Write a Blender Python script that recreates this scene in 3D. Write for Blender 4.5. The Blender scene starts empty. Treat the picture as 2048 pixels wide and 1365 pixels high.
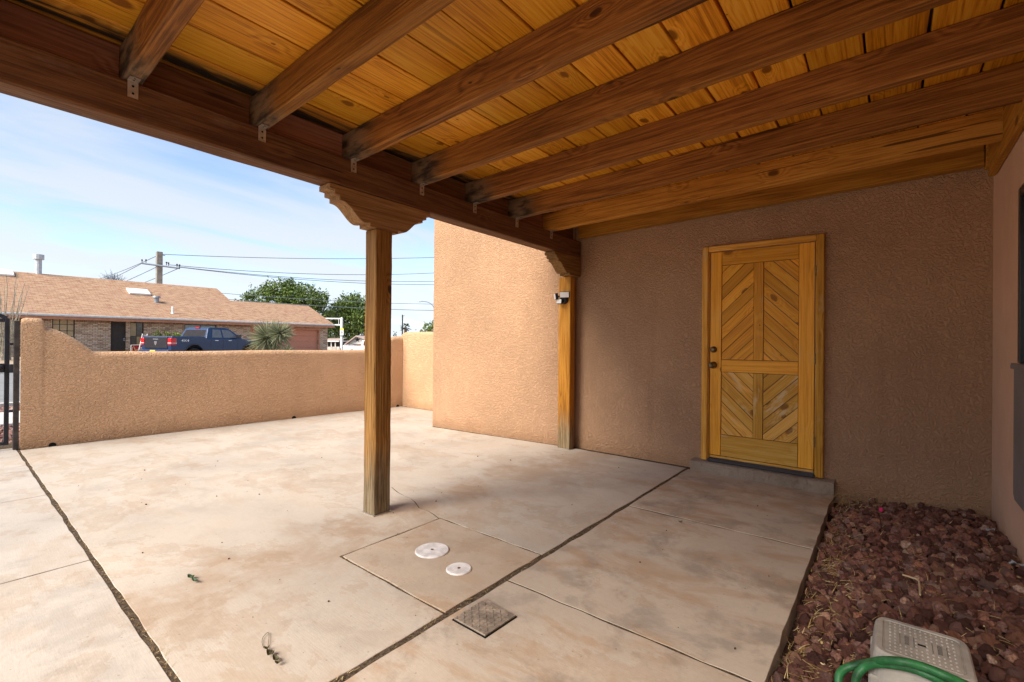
import bpy, bmesh, math, random
import numpy as np
from mathutils import Vector, Matrix

random.seed(11)
rng = np.random.default_rng(11)
scene = bpy.context.scene
COL = scene.collection
PI = math.pi

# ---------------------------------------------------------------- camera
FPX, CX, CY = 930.0, 1024.0, 682.5          # focal length and centre, in pixels of the 2048 px photograph
CAM = np.array([0.0, 0.0, 1.22])
YAW, ROLL, PITCH = math.radians(39.15), math.radians(0.5), math.radians(0.12)
FW = np.array([-math.sin(YAW)*math.cos(PITCH), math.cos(YAW)*math.cos(PITCH), math.sin(PITCH)])
_r0 = np.array([math.cos(YAW), math.sin(YAW), 0.0])
_u0 = np.cross(_r0, FW)
RT = _r0*math.cos(ROLL) + _u0*math.sin(ROLL)
UP = np.cross(RT, FW)
cam = bpy.data.cameras.new('camera')
cam.sensor_width = 36.0
cam.lens = 36.0*FPX/2048.0
cam.clip_start, cam.clip_end = 0.05, 3000
cam_o = bpy.data.objects.new('camera', cam)
COL.objects.link(cam_o)
cam_o.matrix_world = Matrix(((RT[0], UP[0], -FW[0], CAM[0]), (RT[1], UP[1], -FW[1], CAM[1]),
                             (RT[2], UP[2], -FW[2], CAM[2]), (0, 0, 0, 1)))
scene.camera = cam_o


def ray(x, y): return FW + RT*(x-CX)/FPX - UP*(y-CY)/FPX
def P(x, y, d): return CAM + ray(x, y)*d                 # a point d metres down the view axis
def on_x(x, y, X): r = ray(x, y); return CAM + r*(X/r[0])
def on_y(x, y, Y): r = ray(x, y); return CAM + r*(Y/r[1])
def on_z(x, y, z=0.0): r = ray(x, y); return CAM + r*((z-CAM[2])/r[2])


# ---------------------------------------------------------------- sky, sun, exposure
SUN_DIR = Vector((-0.06, -0.73, 0.68)).normalized()      # towards the sun
world = bpy.data.worlds.new('World')
scene.world = world
world.use_nodes = True
wt = world.node_tree
wt.nodes.clear()
def wn(t, **k):
    n = wt.nodes.new(t)
    for a, b in k.items(): setattr(n, a, b)
    return n
w_out = wn('ShaderNodeOutputWorld'); w_bg = wn('ShaderNodeBackground')
w_sky = wn('ShaderNodeTexSky', sky_type='NISHITA', sun_disc=False)
w_sky.sun_elevation = math.asin(SUN_DIR.z)
w_sky.sun_rotation = math.atan2(SUN_DIR.x, SUN_DIR.y)
w_sky.altitude = 1200; w_sky.air_density = 1.0; w_sky.dust_density = 1.6; w_sky.ozone_density = 1.0
w_tc = wn('ShaderNodeTexCoord'); w_sep = wn('ShaderNodeSeparateXYZ')
wt.links.new(w_tc.outputs['Generated'], w_sep.inputs[0])
def wmath(op, a, b=None, c=None):
    n = wn('ShaderNodeMath', operation=op)
    for i, v in enumerate((a, b, c)):
        if v is None: continue
        if isinstance(v, (int, float)): n.inputs[i].default_value = v
        else: wt.links.new(v, n.inputs[i])
    return n.outputs[0]
_zz = wmath('ADD', wmath('MAXIMUM', w_sep.outputs[2], 0.0), 0.22)
w_cmb = wn('ShaderNodeCombineXYZ')
wt.links.new(wmath('DIVIDE', w_sep.outputs[0], _zz), w_cmb.inputs[0])
wt.links.new(wmath('DIVIDE', w_sep.outputs[1], _zz), w_cmb.inputs[1])
w_map = wn('ShaderNodeMapping'); w_map.inputs['Rotation'].default_value = (0, 0, 0.35); w_map.inputs['Scale'].default_value = (1.6, 0.55, 1)
wt.links.new(w_cmb.outputs[0], w_map.inputs[0])
w_no = wn('ShaderNodeTexNoise'); w_no.inputs['Scale'].default_value = 1.5; w_no.inputs['Detail'].default_value = 7
w_no.inputs['Roughness'].default_value = 0.55; w_no.inputs['Distortion'].default_value = 0.5
wt.links.new(w_map.outputs[0], w_no.inputs['Vector'])
_hz = wmath('MULTIPLY', wmath('SUBTRACT', 0.55, w_sep.outputs[2]), 0.42)          # thin cloud thickens towards the horizon
_cl = wmath('ADD', w_no.outputs[0], _hz)
w_rng = wn('ShaderNodeMapRange', interpolation_type='SMOOTHSTEP'); w_rng.inputs[1].default_value = 0.47; w_rng.inputs[2].default_value = 0.74
w_rng.inputs[3].default_value = 0.05; w_rng.inputs[4].default_value = 0.93
wt.links.new(_cl, w_rng.inputs[0])
w_mix = wn('ShaderNodeMix', data_type='RGBA')
w_hz = wn('ShaderNodeMix', data_type='RGBA')                     # bright haze low down, thin white cloud above
w_hz.inputs[6].default_value = (3.30, 3.55, 3.90, 1); w_hz.inputs[7].default_value = (2.60, 2.92, 3.36, 1)
w_h2 = wn('ShaderNodeMapRange', interpolation_type='SMOOTHSTEP'); w_h2.inputs[1].default_value = 0.0; w_h2.inputs[2].default_value = 0.45
wt.links.new(w_sep.outputs[2], w_h2.inputs[0]); wt.links.new(w_h2.outputs[0], w_hz.inputs[0]); wt.links.new(w_hz.outputs[2], w_mix.inputs[7])
wt.links.new(w_rng.outputs[0], w_mix.inputs[0])
wt.links.new(w_sky.outputs[0], w_mix.inputs[6])
wt.links.new(w_mix.outputs[2], w_bg.inputs[0])
w_bg.inputs[1].default_value = 0.05
wt.links.new(w_bg.outputs[0], w_out.inputs[0])

sun = bpy.data.lights.new('sun', 'SUN'); sun.energy = 1.5; sun.angle = math.radians(42); sun.color = (1.0, 0.93, 0.82)
sun_o = bpy.data.objects.new('sun', sun); COL.objects.link(sun_o)
sun_o.location = (0, 0, 30)
sun_o.rotation_euler = (-SUN_DIR).to_track_quat('-Z', 'Y').to_euler()

vs = scene.view_settings
vs.view_transform = 'Standard'; vs.look = 'None'; vs.gamma = 1.0; vs.use_curve_mapping = False
vs.exposure = 2.45
scene.cycles.max_bounces = 10; scene.cycles.diffuse_bounces = 7; scene.cycles.glossy_bounces = 4
scene.cycles.use_denoising = True
scene.cycles.sample_clamp_indirect = 6.0


# ---------------------------------------------------------------- material helpers
class M:
    """small node-tree writer"""
    def __init__(s, name, rough=0.8, spec=0.3, metal=0.0):
        s.m = bpy.data.materials.new(name); s.m.use_nodes = True; s.t = s.m.node_tree
        s.b = s.t.nodes['Principled BSDF']
        s.b.inputs['Roughness'].default_value = rough
        s.b.inputs['Specular IOR Level'].default_value = spec
        s.b.inputs['Metallic'].default_value = metal
        s._tc = None
    def put(s, sock, v):
        if isinstance(v, bpy.types.NodeSocket): s.t.links.new(v, sock)
        elif isinstance(v, (tuple, list)) and len(v) == 3 and sock.type == 'RGBA': sock.default_value = (*v, 1)
        else: sock.default_value = v
    def n(s, typ, out=0, props=None, **inp):
        nd = s.t.nodes.new('ShaderNode'+typ)
        for k, v in (props or {}).items(): setattr(nd, k, v)
        for k, v in inp.items():
            k = k[1:] if k[0] == '_' else k
            s.put(nd.inputs[int(k) if k.isdigit() else k.replace('__', ' ')], v)
        return nd.outputs[out]
    def tc(s, which='Object'):
        if s._tc is None: s._tc = s.t.nodes.new('ShaderNodeTexCoord')
        return s._tc.outputs[which]
    def mth(s, op, a, b=0.0, c=None, clamp=False):
        kw = dict(_0=a, _1=b)
        if c is not None: kw['_2'] = c
        return s.n('Math', props=dict(operation=op, use_clamp=clamp), **kw)
    def mapp(s, vec, scale=(1, 1, 1), loc=(0, 0, 0), rot=(0, 0, 0)):
        return s.n('Mapping', Vector=vec, Scale=scale, Location=loc, Rotation=rot)
    def noise(s, vec, scale, detail=4, rough=0.55, dist=0.0, out=0):
        return s.n('TexNoise', out, Vector=vec, Scale=scale, Detail=detail, Roughness=rough, Distortion=dist)
    def rng(s, v, a, b, c=0.0, d=1.0, smooth=True):
        return s.n('MapRange', props=dict(interpolation_type='SMOOTHSTEP' if smooth else 'LINEAR'), _0=v, _1=a, _2=b, _3=c, _4=d)
    def mix(s, f, a, b, mode='MIX'):
        nd = s.t.nodes.new('ShaderNodeMix'); nd.data_type = 'RGBA'; nd.blend_type = mode
        s.put(nd.inputs[0], f); s.put(nd.inputs[6], a); s.put(nd.inputs[7], b)
        return nd.outputs[2]
    def ramp(s, f, stops):
        nd = s.t.nodes.new('ShaderNodeValToRGB'); cr = nd.color_ramp
        while len(cr.elements) < len(stops): cr.elements.new(0.5)
        for e, (p, c) in zip(cr.elements, stops): e.position = p; e.color = (*c, 1)
        s.put(nd.inputs[0], f); return nd.outputs[0]
    def sep(s, v):
        nd = s.t.nodes.new('ShaderNodeSeparateXYZ'); s.put(nd.inputs[0], v); return nd.outputs
    def bump(s, h, strength=0.5, dist=0.01, normal=None):
        kw = dict(Height=h, Strength=strength, Distance=dist)
        if normal is not None: kw['Normal'] = normal
        return s.n('Bump', **kw)
    def col(s, v): s.put(s.b.inputs['Base Color'], v); return s
    def nor(s, v): s.t.links.new(v, s.b.inputs['Normal']); return s
    def rough(s, v): s.put(s.b.inputs['Roughness'], v); return s


def plain(name, c, rough=0.7, spec=0.3, metal=0.0, var=0.12, scale=6.0, bump=0.0, bscale=60):
    m = M(name, rough, spec, metal)
    nz = m.noise(m.tc(), scale, 5, 0.6)
    m.col(m.mix(m.rng(nz, 0.3, 0.7), tuple(x*(1-var) for x in c), tuple(min(1, x*(1+var)) for x in c)))
    if bump: m.nor(m.bump(m.noise(m.tc(), bscale, 4), bump, 0.01))
    return m.m


def stucco(name, c, scale=1.0, strength=0.7, st=(1, 1, 1)):
    m = M(name, 0.95, 0.1)
    v = m.tc()
    warp = m.mapp(m.n('VectorMath', props=dict(operation='MULTIPLY_ADD'), _0=m.noise(v, 14, 3, 0.5, out=1), _1=(0.03, 0.03, 0.03), _2=v), st)
    a = m.noise(warp, 42/scale, 2, 0.5, 0.4)
    ridge = m.mth('ABSOLUTE', m.mth('SUBTRACT', a, 0.5))
    flat = m.rng(ridge, 0.0, 0.13)
    fine = m.noise(v, 210/scale, 3, 0.6)
    hgt = m.mth('ADD', m.mth('MULTIPLY', flat, 0.8), m.mth('MULTIPLY', fine, 0.35))
    big = m.noise(v, 0.9, 4, 0.6)
    mid = m.noise(m.mapp(v, (1, 1, 0.25)), 5, 4, 0.6)
    c1 = m.mix(m.rng(big, 0.3, 0.7), tuple(x*0.88 for x in c), tuple(x*1.08 for x in c))
    c2 = m.mix(m.rng(mid, 0.35, 0.75, 0.0, 0.22), c1, tuple(x*y for x, y in zip(c, (0.80, 0.76, 0.72))))
    z = m.sep(v)[2]
    dirt = m.mth('MULTIPLY', m.rng(m.mth('ADD', z, m.mth('MULTIPLY', mid, 0.22)), 0.34, 0.08), 0.6)
    c3 = m.mix(dirt, c2, tuple(x*y for x, y in zip(c, (0.62, 0.55, 0.48))))
    strk = m.noise(m.mapp(v, (9, 9, 0.30)), 1.0, 5, 0.6)
    c3 = m.mix(m.rng(strk, 0.58, 0.74, 0, 0.28), c3, tuple(x*y for x, y in zip(c, (0.74, 0.70, 0.66))))
    ptch = m.noise(m.mapp(v, loc=(5, 3, 8)), 1.6, 8, 0.7, 0.6)
    c3 = m.mix(m.rng(ptch, 0.52, 0.60, 0, 0.14), c3, tuple(min(1, x*1.22) for x in c))
    c4 = m.mix(m.rng(fine, 0.35, 0.7, 0.0, 0.25), c3, tuple(x*0.72 for x in c))
    m.col(c4).nor(m.bump(hgt, strength, 0.016*scale))
    return m.m


def wood(name, dark, mid, light, rough=0.6, knots=1.0, grain=1.0, stain=None, wear=None, end=None, foot=None, bump=0.25, kz=5.0, check=0.8):
    """boards run along their own local X; every board takes another piece of the log"""
    m = M(name, rough, 0.25)
    rnd = m.n('ObjectInfo', 'Random')
    off = m.n('CombineXYZ', X=m.mth('MULTIPLY', rnd, 37.0), Y=m.mth('MULTIPLY', rnd, 91.0), Z=m.mth('MULTIPLY', rnd, 53.0))
    v = m.n('VectorMath', props=dict(operation='ADD'), _0=m.tc(), _1=off)
    kv = m.mapp(v, (3.0, 5.0, kz))
    vor = m.t.nodes.new('ShaderNodeTexVoronoi'); vor.inputs['Scale'].default_value = 1.0
    if kz == 0: vor.voronoi_dimensions = '2D'
    m.t.links.new(m.n('VectorMath', props=dict(operation='MULTIPLY_ADD'), _0=m.noise(kv, 3.0, 2, out=1), _1=(0.16, 0.16, 0.16), _2=kv), vor.inputs['Vector'])
    kd = vor.outputs['Distance']
    kc = m.sep(vor.outputs['Color'])[0]
    krad = m.rng(kc, 0.50 if kz == 0 else 0.35, 1.0, 0.0, 0.15*knots, False)
    knot = m.rng(m.mth('DIVIDE', kd, m.mth('ADD', krad, 0.001)), 1.25, 0.75)
    halo = m.mth('MULTIPLY', m.rng(kd, 0.42, 0.0), m.rng(kc, 0.4, 0.8))
    base = m.noise(m.mapp(v, (0.20, 6.0, 6.0)), 1.0, 2, 0.45, 0.25)
    field = m.mth('ADD', m.mth('MULTIPLY', base, 15*grain), m.mth('MULTIPLY', halo, 2.6))
    ring = m.mth('PINGPONG', field, 0.5)
    ring = m.rng(ring, 0.02, 0.42)
    fib = m.noise(m.mapp(v, (3, 120, 120)), 1.0, 4, 0.7)
    fib = m.rng(fib, 0.28, 0.72)
    tone = m.noise(m.mapp(v, (0.7, 2.2, 2.2)), 1.0, 3, 0.5)
    f = m.mth('ADD', m.mth('MULTIPLY', ring, 0.24), m.mth('ADD', m.mth('MULTIPLY', fib, 0.52), m.mth('MULTIPLY', m.rng(tone, 0.25, 0.75), 0.36)))
    c = m.ramp(f, [(0.18, dark), (0.55, mid), (0.92, light)])
    hue = m.rng(rnd, 0.0, 1.0, 0.74, 1.15, False)
    c = m.mix(1.0, c, m.n('CombineColor', Red=hue, Green=hue, Blue=m.mth('MULTIPLY', hue, hue)), 'MULTIPLY')
    c = m.mix(m.mth('MULTIPLY', knot, 0.85), c, tuple(x*y for x, y in zip(dark, (0.42, 0.36, 0.36))))
    lx, ly, lz = m.sep(m.tc())
    chk = m.noise(m.mapp(v, (0.9, 34, 34), (4, 9, 2)), 1.0, 2, 0.4)
    chk = m.mth('MULTIPLY', m.rng(chk, 0.700, 0.725), check)
    c = m.mix(chk, c, tuple(x*0.22 for x in dark))
    if wear:        # bleached, worn patches
        wv = m.noise(m.mapp(v, (2.5, 9, 9)), 1.3, 5, 0.65)
        c = m.mix(m.rng(wv, 0.55, 0.72, 0, wear[0]), c, wear[1])
    if stain:       # black water stains running along the grain, towards one edge
        sv = m.noise(m.mapp(v, (1.0, 9, 9)), 1.2, 5, 0.6, 0.6)
        edge = m.rng(m.mth('ADD', ly, m.mth('MULTIPLY', sv, 0.20)), stain[0]+0.06, stain[0]-0.05)
        c = m.mix(m.mth('MULTIPLY', edge, m.rng(sv, 0.36, 0.52, 0.35, 1.0)), c, stain[1])
    if end:         # weathered board end (local -X end)
        ev = m.noise(m.mapp(v, (3, 10, 10)), 1.5, 5, 0.6)
        ef = m.rng(m.mth('ADD', lx, m.mth('MULTIPLY', ev, 0.34)), end[0]+0.18, end[0]-0.10)
        c = m.mix(ef, c, m.mix(m.rng(ev, 0.36, 0.60), (0.045, 0.032, 0.022), end[1]))
    if foot:        # grey weathered foot of a post (local -X end)
        ev = m.noise(m.mapp(v, (2, 16, 16)), 1.5, 5, 0.6)
        ef = m.rng(m.mth('ADD', lx, m.mth('MULTIPLY', ev, 0.5)), foot[0]+0.30, foot[0]-0.10, 0, 0.9)
        c = m.mix(ef, c, m.mix(m.rng(fib, 0.35, 0.65), foot[1], foot[2]))
    m.col(c)
    hgt = m.mth('ADD', m.mth('MULTIPLY', fib, 0.8), m.mth('SUBTRACT', m.mth('MULTIPLY', ring, 0.35), m.mth('MULTIPLY', knot, 0.5)))
    m.nor(m.bump(hgt, bump, 0.004))
    return m.m


def concrete(name, c, rust=0.5, grey=0.4, dirt=0.3, bstr=0.25, bdist=0.004, drip=False):
    m = M(name, 0.9, 0.2)
    v = m.tc()
    big = m.noise(v, 0.8, 6, 0.62, 0.4)
    mid = m.noise(m.mapp(v, (1.0, 2.2, 1), (3, 7, 0)), 1.7, 6, 0.66, 0.5)
    md2 = m.noise(m.mapp(v, (1, 1, 1), (13, 4, 0)), 2.6, 6, 0.7, 0.3)
    sml = m.noise(v, 45, 5, 0.7)
    brush = m.noise(m.mapp(v, (14, 160, 1), rot=(0, 0, 0.25)), 1.0, 3, 0.6)
    cc = m.mix(m.rng(big, 0.3, 0.7), tuple(x*0.86 for x in c), tuple(min(1, x*1.08) for x in c))
    cc = m.mix(m.rng(mid, 0.47, 0.66, 0, rust), cc, tuple(x*y for x, y in zip(c, (0.80, 0.62, 0.46))))
    cc = m.mix(m.rng(md2, 0.48, 0.64, 0, grey), cc, tuple(x*y for x, y in zip(c, (0.58, 0.58, 0.60))))
    cc = m.mix(m.rng(md2, 0.36, 0.24, 0, 0.5), cc, tuple(min(1, x*1.22) for x in c))
    cc = m.mix(m.rng(m.noise(m.mapp(v, loc=(1, 5, 0)), 7, 6, 0.75), 0.55, 0.75, 0, dirt), cc, tuple(x*y for x, y in zip(c, (0.60, 0.50, 0.42))))
    if drip:        # tan water line where the roof edge drips, and a paler washed strip outside it
        sx = m.sep(v)
        xx = m.mth('ADD', sx[0], m.mth('MULTIPLY', m.mth('SUBTRACT', mid, 0.5), 0.9))
        band = m.mth('MULTIPLY', m.rng(xx, -2.98, -2.72), m.rng(xx, -2.05, -2.55))
        cc = m.mix(m.mth('MULTIPLY', m.mth('MULTIPLY', band, m.rng(md2, 0.36, 0.58)), 0.55), cc, tuple(x*y for x, y in zip(c, (0.78, 0.60, 0.44))))
        wash = m.mth('MULTIPLY', m.rng(xx, -3.9, -3.3), m.rng(xx, -2.85, -3.1))
        cc = m.mix(m.mth('MULTIPLY', wash, 0.35), cc, tuple(min(1, x*1.25) for x in c))
    cc = m.mix(m.rng(sml, 0.3, 0.75, 0, 0.22), cc, tuple(x*0.70 for x in c))
    cc = m.mix(m.rng(brush, 0.45, 0.75, 0, 0.16), cc, tuple(x*0.72 for x in c))
    edge = m.noise(m.mapp(v, (1, 1.25, 1), (21, 2, 0)), 1.25, 11, 0.72, 0.25)          # old water marks with a rim
    cc = m.mix(m.mth('MULTIPLY', m.rng(edge, 0.530, 0.548), m.rng(edge, 0.640, 0.560, 0.35, 1.0)), cc, m.mix(1.0, cc, (0.93, 0.885, 0.84), 'MULTIPLY'))
    scr = m.noise(m.mapp(v, (2.2, 230, 1), rot=(0, 0, 0.4)), 1.0, 3, 0.5)               # trowel scratches
    cc = m.mix(m.rng(scr, 0.64, 0.72, 0, 0.28), cc, tuple(x*1.15 for x in c))
    pit = m.t.nodes.new('ShaderNodeTexVoronoi'); pit.inputs['Scale'].default_value = 26; m.t.links.new(v, pit.inputs['Vector'])
    pc_ = m.sep(pit.outputs['Color'])[0]
    cc = m.mix(m.mth('MULTIPLY', m.rng(pit.outputs['Distance'], 0.13, 0.07), m.rng(pc_, 0.72, 0.75, 0, 0.6)), cc, tuple(x*0.45 for x in c))
    speck = m.noise(v, 160, 2, 0.5)
    cc = m.mix(m.rng(speck, 0.72, 0.78, 0, 0.6), cc, tuple(x*0.35 for x in c))
    m.col(cc)
    m.nor(m.bump(m.mth('ADD', sml, m.mth('MULTIPLY', brush, 0.6)), bstr, bdist))
    return m.m


def island_rock(name, cols, rough=0.95, bump=0.6, bscale=120):
    m = M(name, rough, 0.15)
    g = m.t.nodes.new('ShaderNodeNewGeometry')
    r = m.n('ObjectInfo', 'Random')
    f = m.mth('FRACT', m.mth('ADD', g.outputs['Random Per Island'], m.mth('MULTIPLY', r, 7.31)))
    c = m.ramp(f, cols)
    nz = m.noise(m.tc(), bscale, 3, 0.7)
    c = m.mix(m.rng(nz, 0.3, 0.7, 0, 0.55), c, tuple(x*0.45 for x in cols[0][1]))
    m.col(c).nor(m.bump(nz, bump, 0.006))
    return m.m


# ---------------------------------------------------------------- materials
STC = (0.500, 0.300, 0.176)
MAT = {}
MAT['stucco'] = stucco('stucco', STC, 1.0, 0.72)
MAT['stucco_smooth_lit'] = stucco('stucco_smooth_lit', (0.70, 0.455, 0.315), 0.55, 0.30)  # smoother finish; the light this wall faces is put into its paler colour
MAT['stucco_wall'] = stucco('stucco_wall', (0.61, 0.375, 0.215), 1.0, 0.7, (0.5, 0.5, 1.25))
MAT['plank'] = wood('plank', (0.44, 0.145, 0.008), (0.78, 0.315, 0.018), (0.90, 0.46, 0.050), 0.45, kz=0.0, check=0.45)
MAT['plank_stained'] = wood('plank_stained', (0.40, 0.140, 0.010), (0.68, 0.285, 0.022), (0.80, 0.41, 0.058), 0.55, stain=(0.165, (0.022, 0.018, 0.014)), kz=0.0, check=0.45)
MAT['joist'] = wood('joist', (0.105, 0.036, 0.006), (0.255, 0.096, 0.017), (0.43, 0.180, 0.036), 0.7, 0.9, end=(-1.20, (0.27, 0.17, 0.095)), bump=0.6)
MAT['ledger'] = wood('ledger', (0.24, 0.090, 0.010), (0.46, 0.195, 0.024), (0.62, 0.30, 0.05), 0.65, 1.0)
MAT['beam'] = wood('beam', (0.090, 0.036, 0.020), (0.175, 0.074, 0.038), (0.27, 0.125, 0.062), 0.7, 0.6, wear=(0.35, (0.26, 0.17, 0.12)), bump=0.5)
MAT['blocking'] = wood('blocking', (0.15, 0.062, 0.034), (0.26, 0.115, 0.062), (0.36, 0.175, 0.10), 0.7, 0.8)
MAT['corbel'] = wood('corbel', (0.15, 0.072, 0.022), (0.27, 0.142, 0.052), (0.40, 0.23, 0.10), 0.7, 0.5)
MAT['post'] = wood('post', (0.115, 0.048, 0.011), (0.27, 0.125, 0.028), (0.46, 0.24, 0.07), 0.7, 0.9, foot=(-0.48, (0.10, 0.075, 0.040), (0.24, 0.19, 0.12)), bump=0.5)
MAT['post_wall'] = wood('post_wall', (0.25, 0.090, 0.008), (0.52, 0.205, 0.018), (0.68, 0.32, 0.048), 0.65, 0.9, foot=(-0.52, (0.13, 0.095, 0.05), (0.28, 0.22, 0.13)), bump=0.4)
MAT['door_wood'] = wood('door_wood', (0.58, 0.225, 0.011), (0.78, 0.335, 0.018), (0.87, 0.43, 0.046), 0.45, 0.9, 0.6, wear=(0.30, (0.66, 0.46, 0.20)), bump=0.15, kz=0.0, check=0.15)
MAT['door_worn'] = wood('door_worn', (0.52, 0.225, 0.024), (0.76, 0.38, 0.055), (0.85, 0.50, 0.13), 0.55, 0.9, 0.7, wear=(0.75, (0.72, 0.55, 0.31)), bump=0.2, kz=0.0, check=0.15)
MAT['door_trim'] = wood('door_trim', (0.42, 0.170, 0.014), (0.68, 0.32, 0.038), (0.80, 0.44, 0.09), 0.6, 0.3, 0.7, wear=(0.5, (0.60, 0.45, 0.22)), check=0.15)
MAT['slab'] = concrete('slab', (0.465, 0.395, 0.320), 0.34, 0.26, 0.18, drip=True)
MAT['slab_walk'] = concrete('slab_walk', (0.46, 0.40, 0.335), 0.30, 0.35, 0.15)
MAT['slab_porch'] = concrete('slab_porch', (0.47, 0.385, 0.300), 0.8, 0.8, 0.45)
MAT['slab_patch'] = concrete('slab_patch', (0.45, 0.355, 0.265), 0.45, 0.25, 0.25)
MAT['step_concrete'] = concrete('step_concrete', (0.36, 0.285, 0.215), 0.4, 0.5, 0.9, 1.0, 0.02)
MAT['dirt'] = plain('dirt', (0.090, 0.064, 0.042), 1.0, 0.05, var=0.5, scale=60, bump=0.8, bscale=150)
MAT['lava_rock'] = island_rock('lava_rock', [(0.0, (0.085, 0.036, 0.028)), (0.3, (0.165, 0.070, 0.052)), (0.55, (0.265, 0.115, 0.080)), (0.78, (0.215, 0.130, 0.110)), (0.92, (0.34, 0.145, 0.085)), (1.0, (0.44, 0.29, 0.21))], bscale=110, bump=1.0)
MAT['gravel_soil'] = plain('gravel_soil', (0.060, 0.032, 0.026), 1.0, 0.05, var=0.5, scale=50, bump=0.9, bscale=70)
MAT['straw'] = island_rock('straw', [(0.0, (0.28, 0.17, 0.06)), (0.5, (0.48, 0.33, 0.14)), (1.0, (0.66, 0.52, 0.29))], 0.8, 0.1)
MAT['galvanised'] = plain('galvanised', (0.52, 0.47, 0.42), 0.45, 0.5, 0.7, 0.2, 30)
MAT['black_hole'] = plain('black_hole', (0.012, 0.010, 0.009), 0.9, 0.1)
MAT['roof_membrane'] = plain('roof_membrane', (0.10, 0.09, 0.08), 0.95, 0.1)
MAT['brass'] = plain('brass', (0.20, 0.145, 0.075), 0.40, 0.5, 0.85, 0.35, 40)
MAT['threshold'] = plain('threshold', (0.050, 0.047, 0.050), 0.6, 0.3)
MAT['black_metal'] = plain('black_metal', (0.022, 0.022, 0.028), 0.45, 0.4, 0.1, 0.3, 12)
MAT['brown_metal'] = plain('brown_metal', (0.055, 0.045, 0.038), 0.55, 0.35, 0.1, 0.35, 14)
MAT['black_plastic'] = plain('black_plastic', (0.02, 0.02, 0.028), 0.45, 0.4)
MAT['lamp_lens'] = plain('lamp_lens', (0.72, 0.70, 0.66), 0.25, 0.5)
MAT['cover_plastic'] = plain('cover_plastic', (0.60, 0.565, 0.54), 0.6, 0.3, var=0.18, scale=22)
MAT['tread_plate'] = plain('tread_plate', (0.27, 0.215, 0.165), 0.6, 0.4, 0.3, 0.35, 18, 0.3, 90)
MAT['grey_plastic'] = plain('grey_plastic', (0.32, 0.29, 0.25), 0.65, 0.3, var=0.2, scale=8, bump=0.15, bscale=200)
MAT['grey_plastic_dark'] = plain('grey_plastic_dark', (0.10, 0.088, 0.075), 0.8, 0.2)
MAT['hose'] = plain('hose', (0.016, 0.105, 0.030), 0.5, 0.4, var=0.5, scale=18, bump=0.1, bscale=90)
MAT['window_black'] = plain('window_black', (0.012, 0.012, 0.013), 0.3, 0.5)
MAT['panel_grey'] = plain('panel_grey', (0.19, 0.175, 0.175), 0.55, 0.4, 0.2)
MAT['dead_leaf'] = plain('dead_leaf', (0.10, 0.085, 0.045), 0.8, 0.2, var=0.5, scale=60)
MAT['green_leaf'] = plain('green_leaf', (0.055, 0.095, 0.050), 0.7, 0.2, var=0.4, scale=60)
MAT['twig'] = plain('twig', (0.46, 0.34, 0.20), 0.8, 0.2)
MAT['pink_tag'] = plain('pink_tag', (0.75, 0.03, 0.16), 0.6, 0.3)
MAT['clear_scrap'] = plain('clear_scrap', (0.36, 0.38, 0.40), 0.3, 0.5)
# far things
MAT['ground'] = plain('ground', (0.33, 0.255, 0.185), 1.0, 0.1, var=0.25, scale=1.2)
MAT['asphalt'] = plain('asphalt', (0.22, 0.215, 0.21), 0.95, 0.2, var=0.12, scale=3)
MAT['sidewalk'] = concrete('sidewalk', (0.60, 0.555, 0.50), 0.15, 0.15, 0.1)
MAT['yard_gravel'] = island_rock('yard_gravel', [(0.0, (0.16, 0.075, 0.060)), (0.5, (0.28, 0.15, 0.12)), (1.0, (0.42, 0.29, 0.24))])
MAT['gutter'] = plain('gutter', (0.47, 0.50, 0.52), 0.5, 0.4)
MAT['fascia'] = plain('fascia', (0.46, 0.22, 0.14), 0.7, 0.2)
MAT['white_paint'] = plain('white_paint', (0.76, 0.75, 0.72), 0.5, 0.4, var=0.05)
MAT['grey_vent'] = plain('grey_vent', (0.27, 0.28, 0.29), 0.5, 0.4, 0.4)
MAT['dark_door'] = plain('dark_door', (0.045, 0.035, 0.032), 0.6, 0.3)
MAT['dark_frame'] = plain('dark_frame', (0.030, 0.026, 0.024), 0.5, 0.3)
MAT['garage_door'] = plain('garage_door', (0.52, 0.225, 0.145), 0.6, 0.3, var=0.04)
MAT['pane_blind'] = plain('pane_blind', (0.40, 0.29, 0.145), 0.25, 0.6, var=0.1)
MAT['pane_dark'] = plain('pane_dark', (0.10, 0.085, 0.065), 0.1, 0.6, var=0.4, scale=2)
MAT['pane_sky'] = plain('pane_sky', (0.16, 0.19, 0.20), 0.08, 0.8, var=0.3, scale=2)
MAT['truck_paint'] = plain('truck_paint', (0.010, 0.031, 0.090), 0.3, 0.35, var=0.05)
_p = MAT['truck_paint'].node_tree.nodes['Principled BSDF']; _p.inputs['Coat Weight'].default_value = 0.25; _p.inputs['Coat Roughness'].default_value = 0.06
MAT['truck_dark'] = plain('truck_dark', (0.020, 0.018, 0.024), 0.3, 0.5)
MAT['truck_glass'] = plain('truck_glass', (0.030, 0.026, 0.026), 0.15, 0.12)
MAT['truck_side_glass'] = plain('truck_side_glass', (0.14, 0.145, 0.155), 0.06, 0.4)
MAT['tail_red'] = plain('tail_red', (0.55, 0.012, 0.016), 0.15, 0.6)
MAT['chrome'] = plain('chrome', (0.70, 0.70, 0.72), 0.18, 0.6, 0.9)
MAT['rubber'] = plain('rubber', (0.022, 0.022, 0.022), 0.8, 0.2)
MAT['plate_yellow'] = plain('plate_yellow', (0.62, 0.52, 0.08), 0.5, 0.3)
MAT['sign_red'] = plain('sign_red', (0.30, 0.012, 0.022), 0.5, 0.3)
MAT['sign_yellow'] = plain('sign_yellow', (0.85, 0.72, 0.01), 0.5, 0.3)
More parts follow.
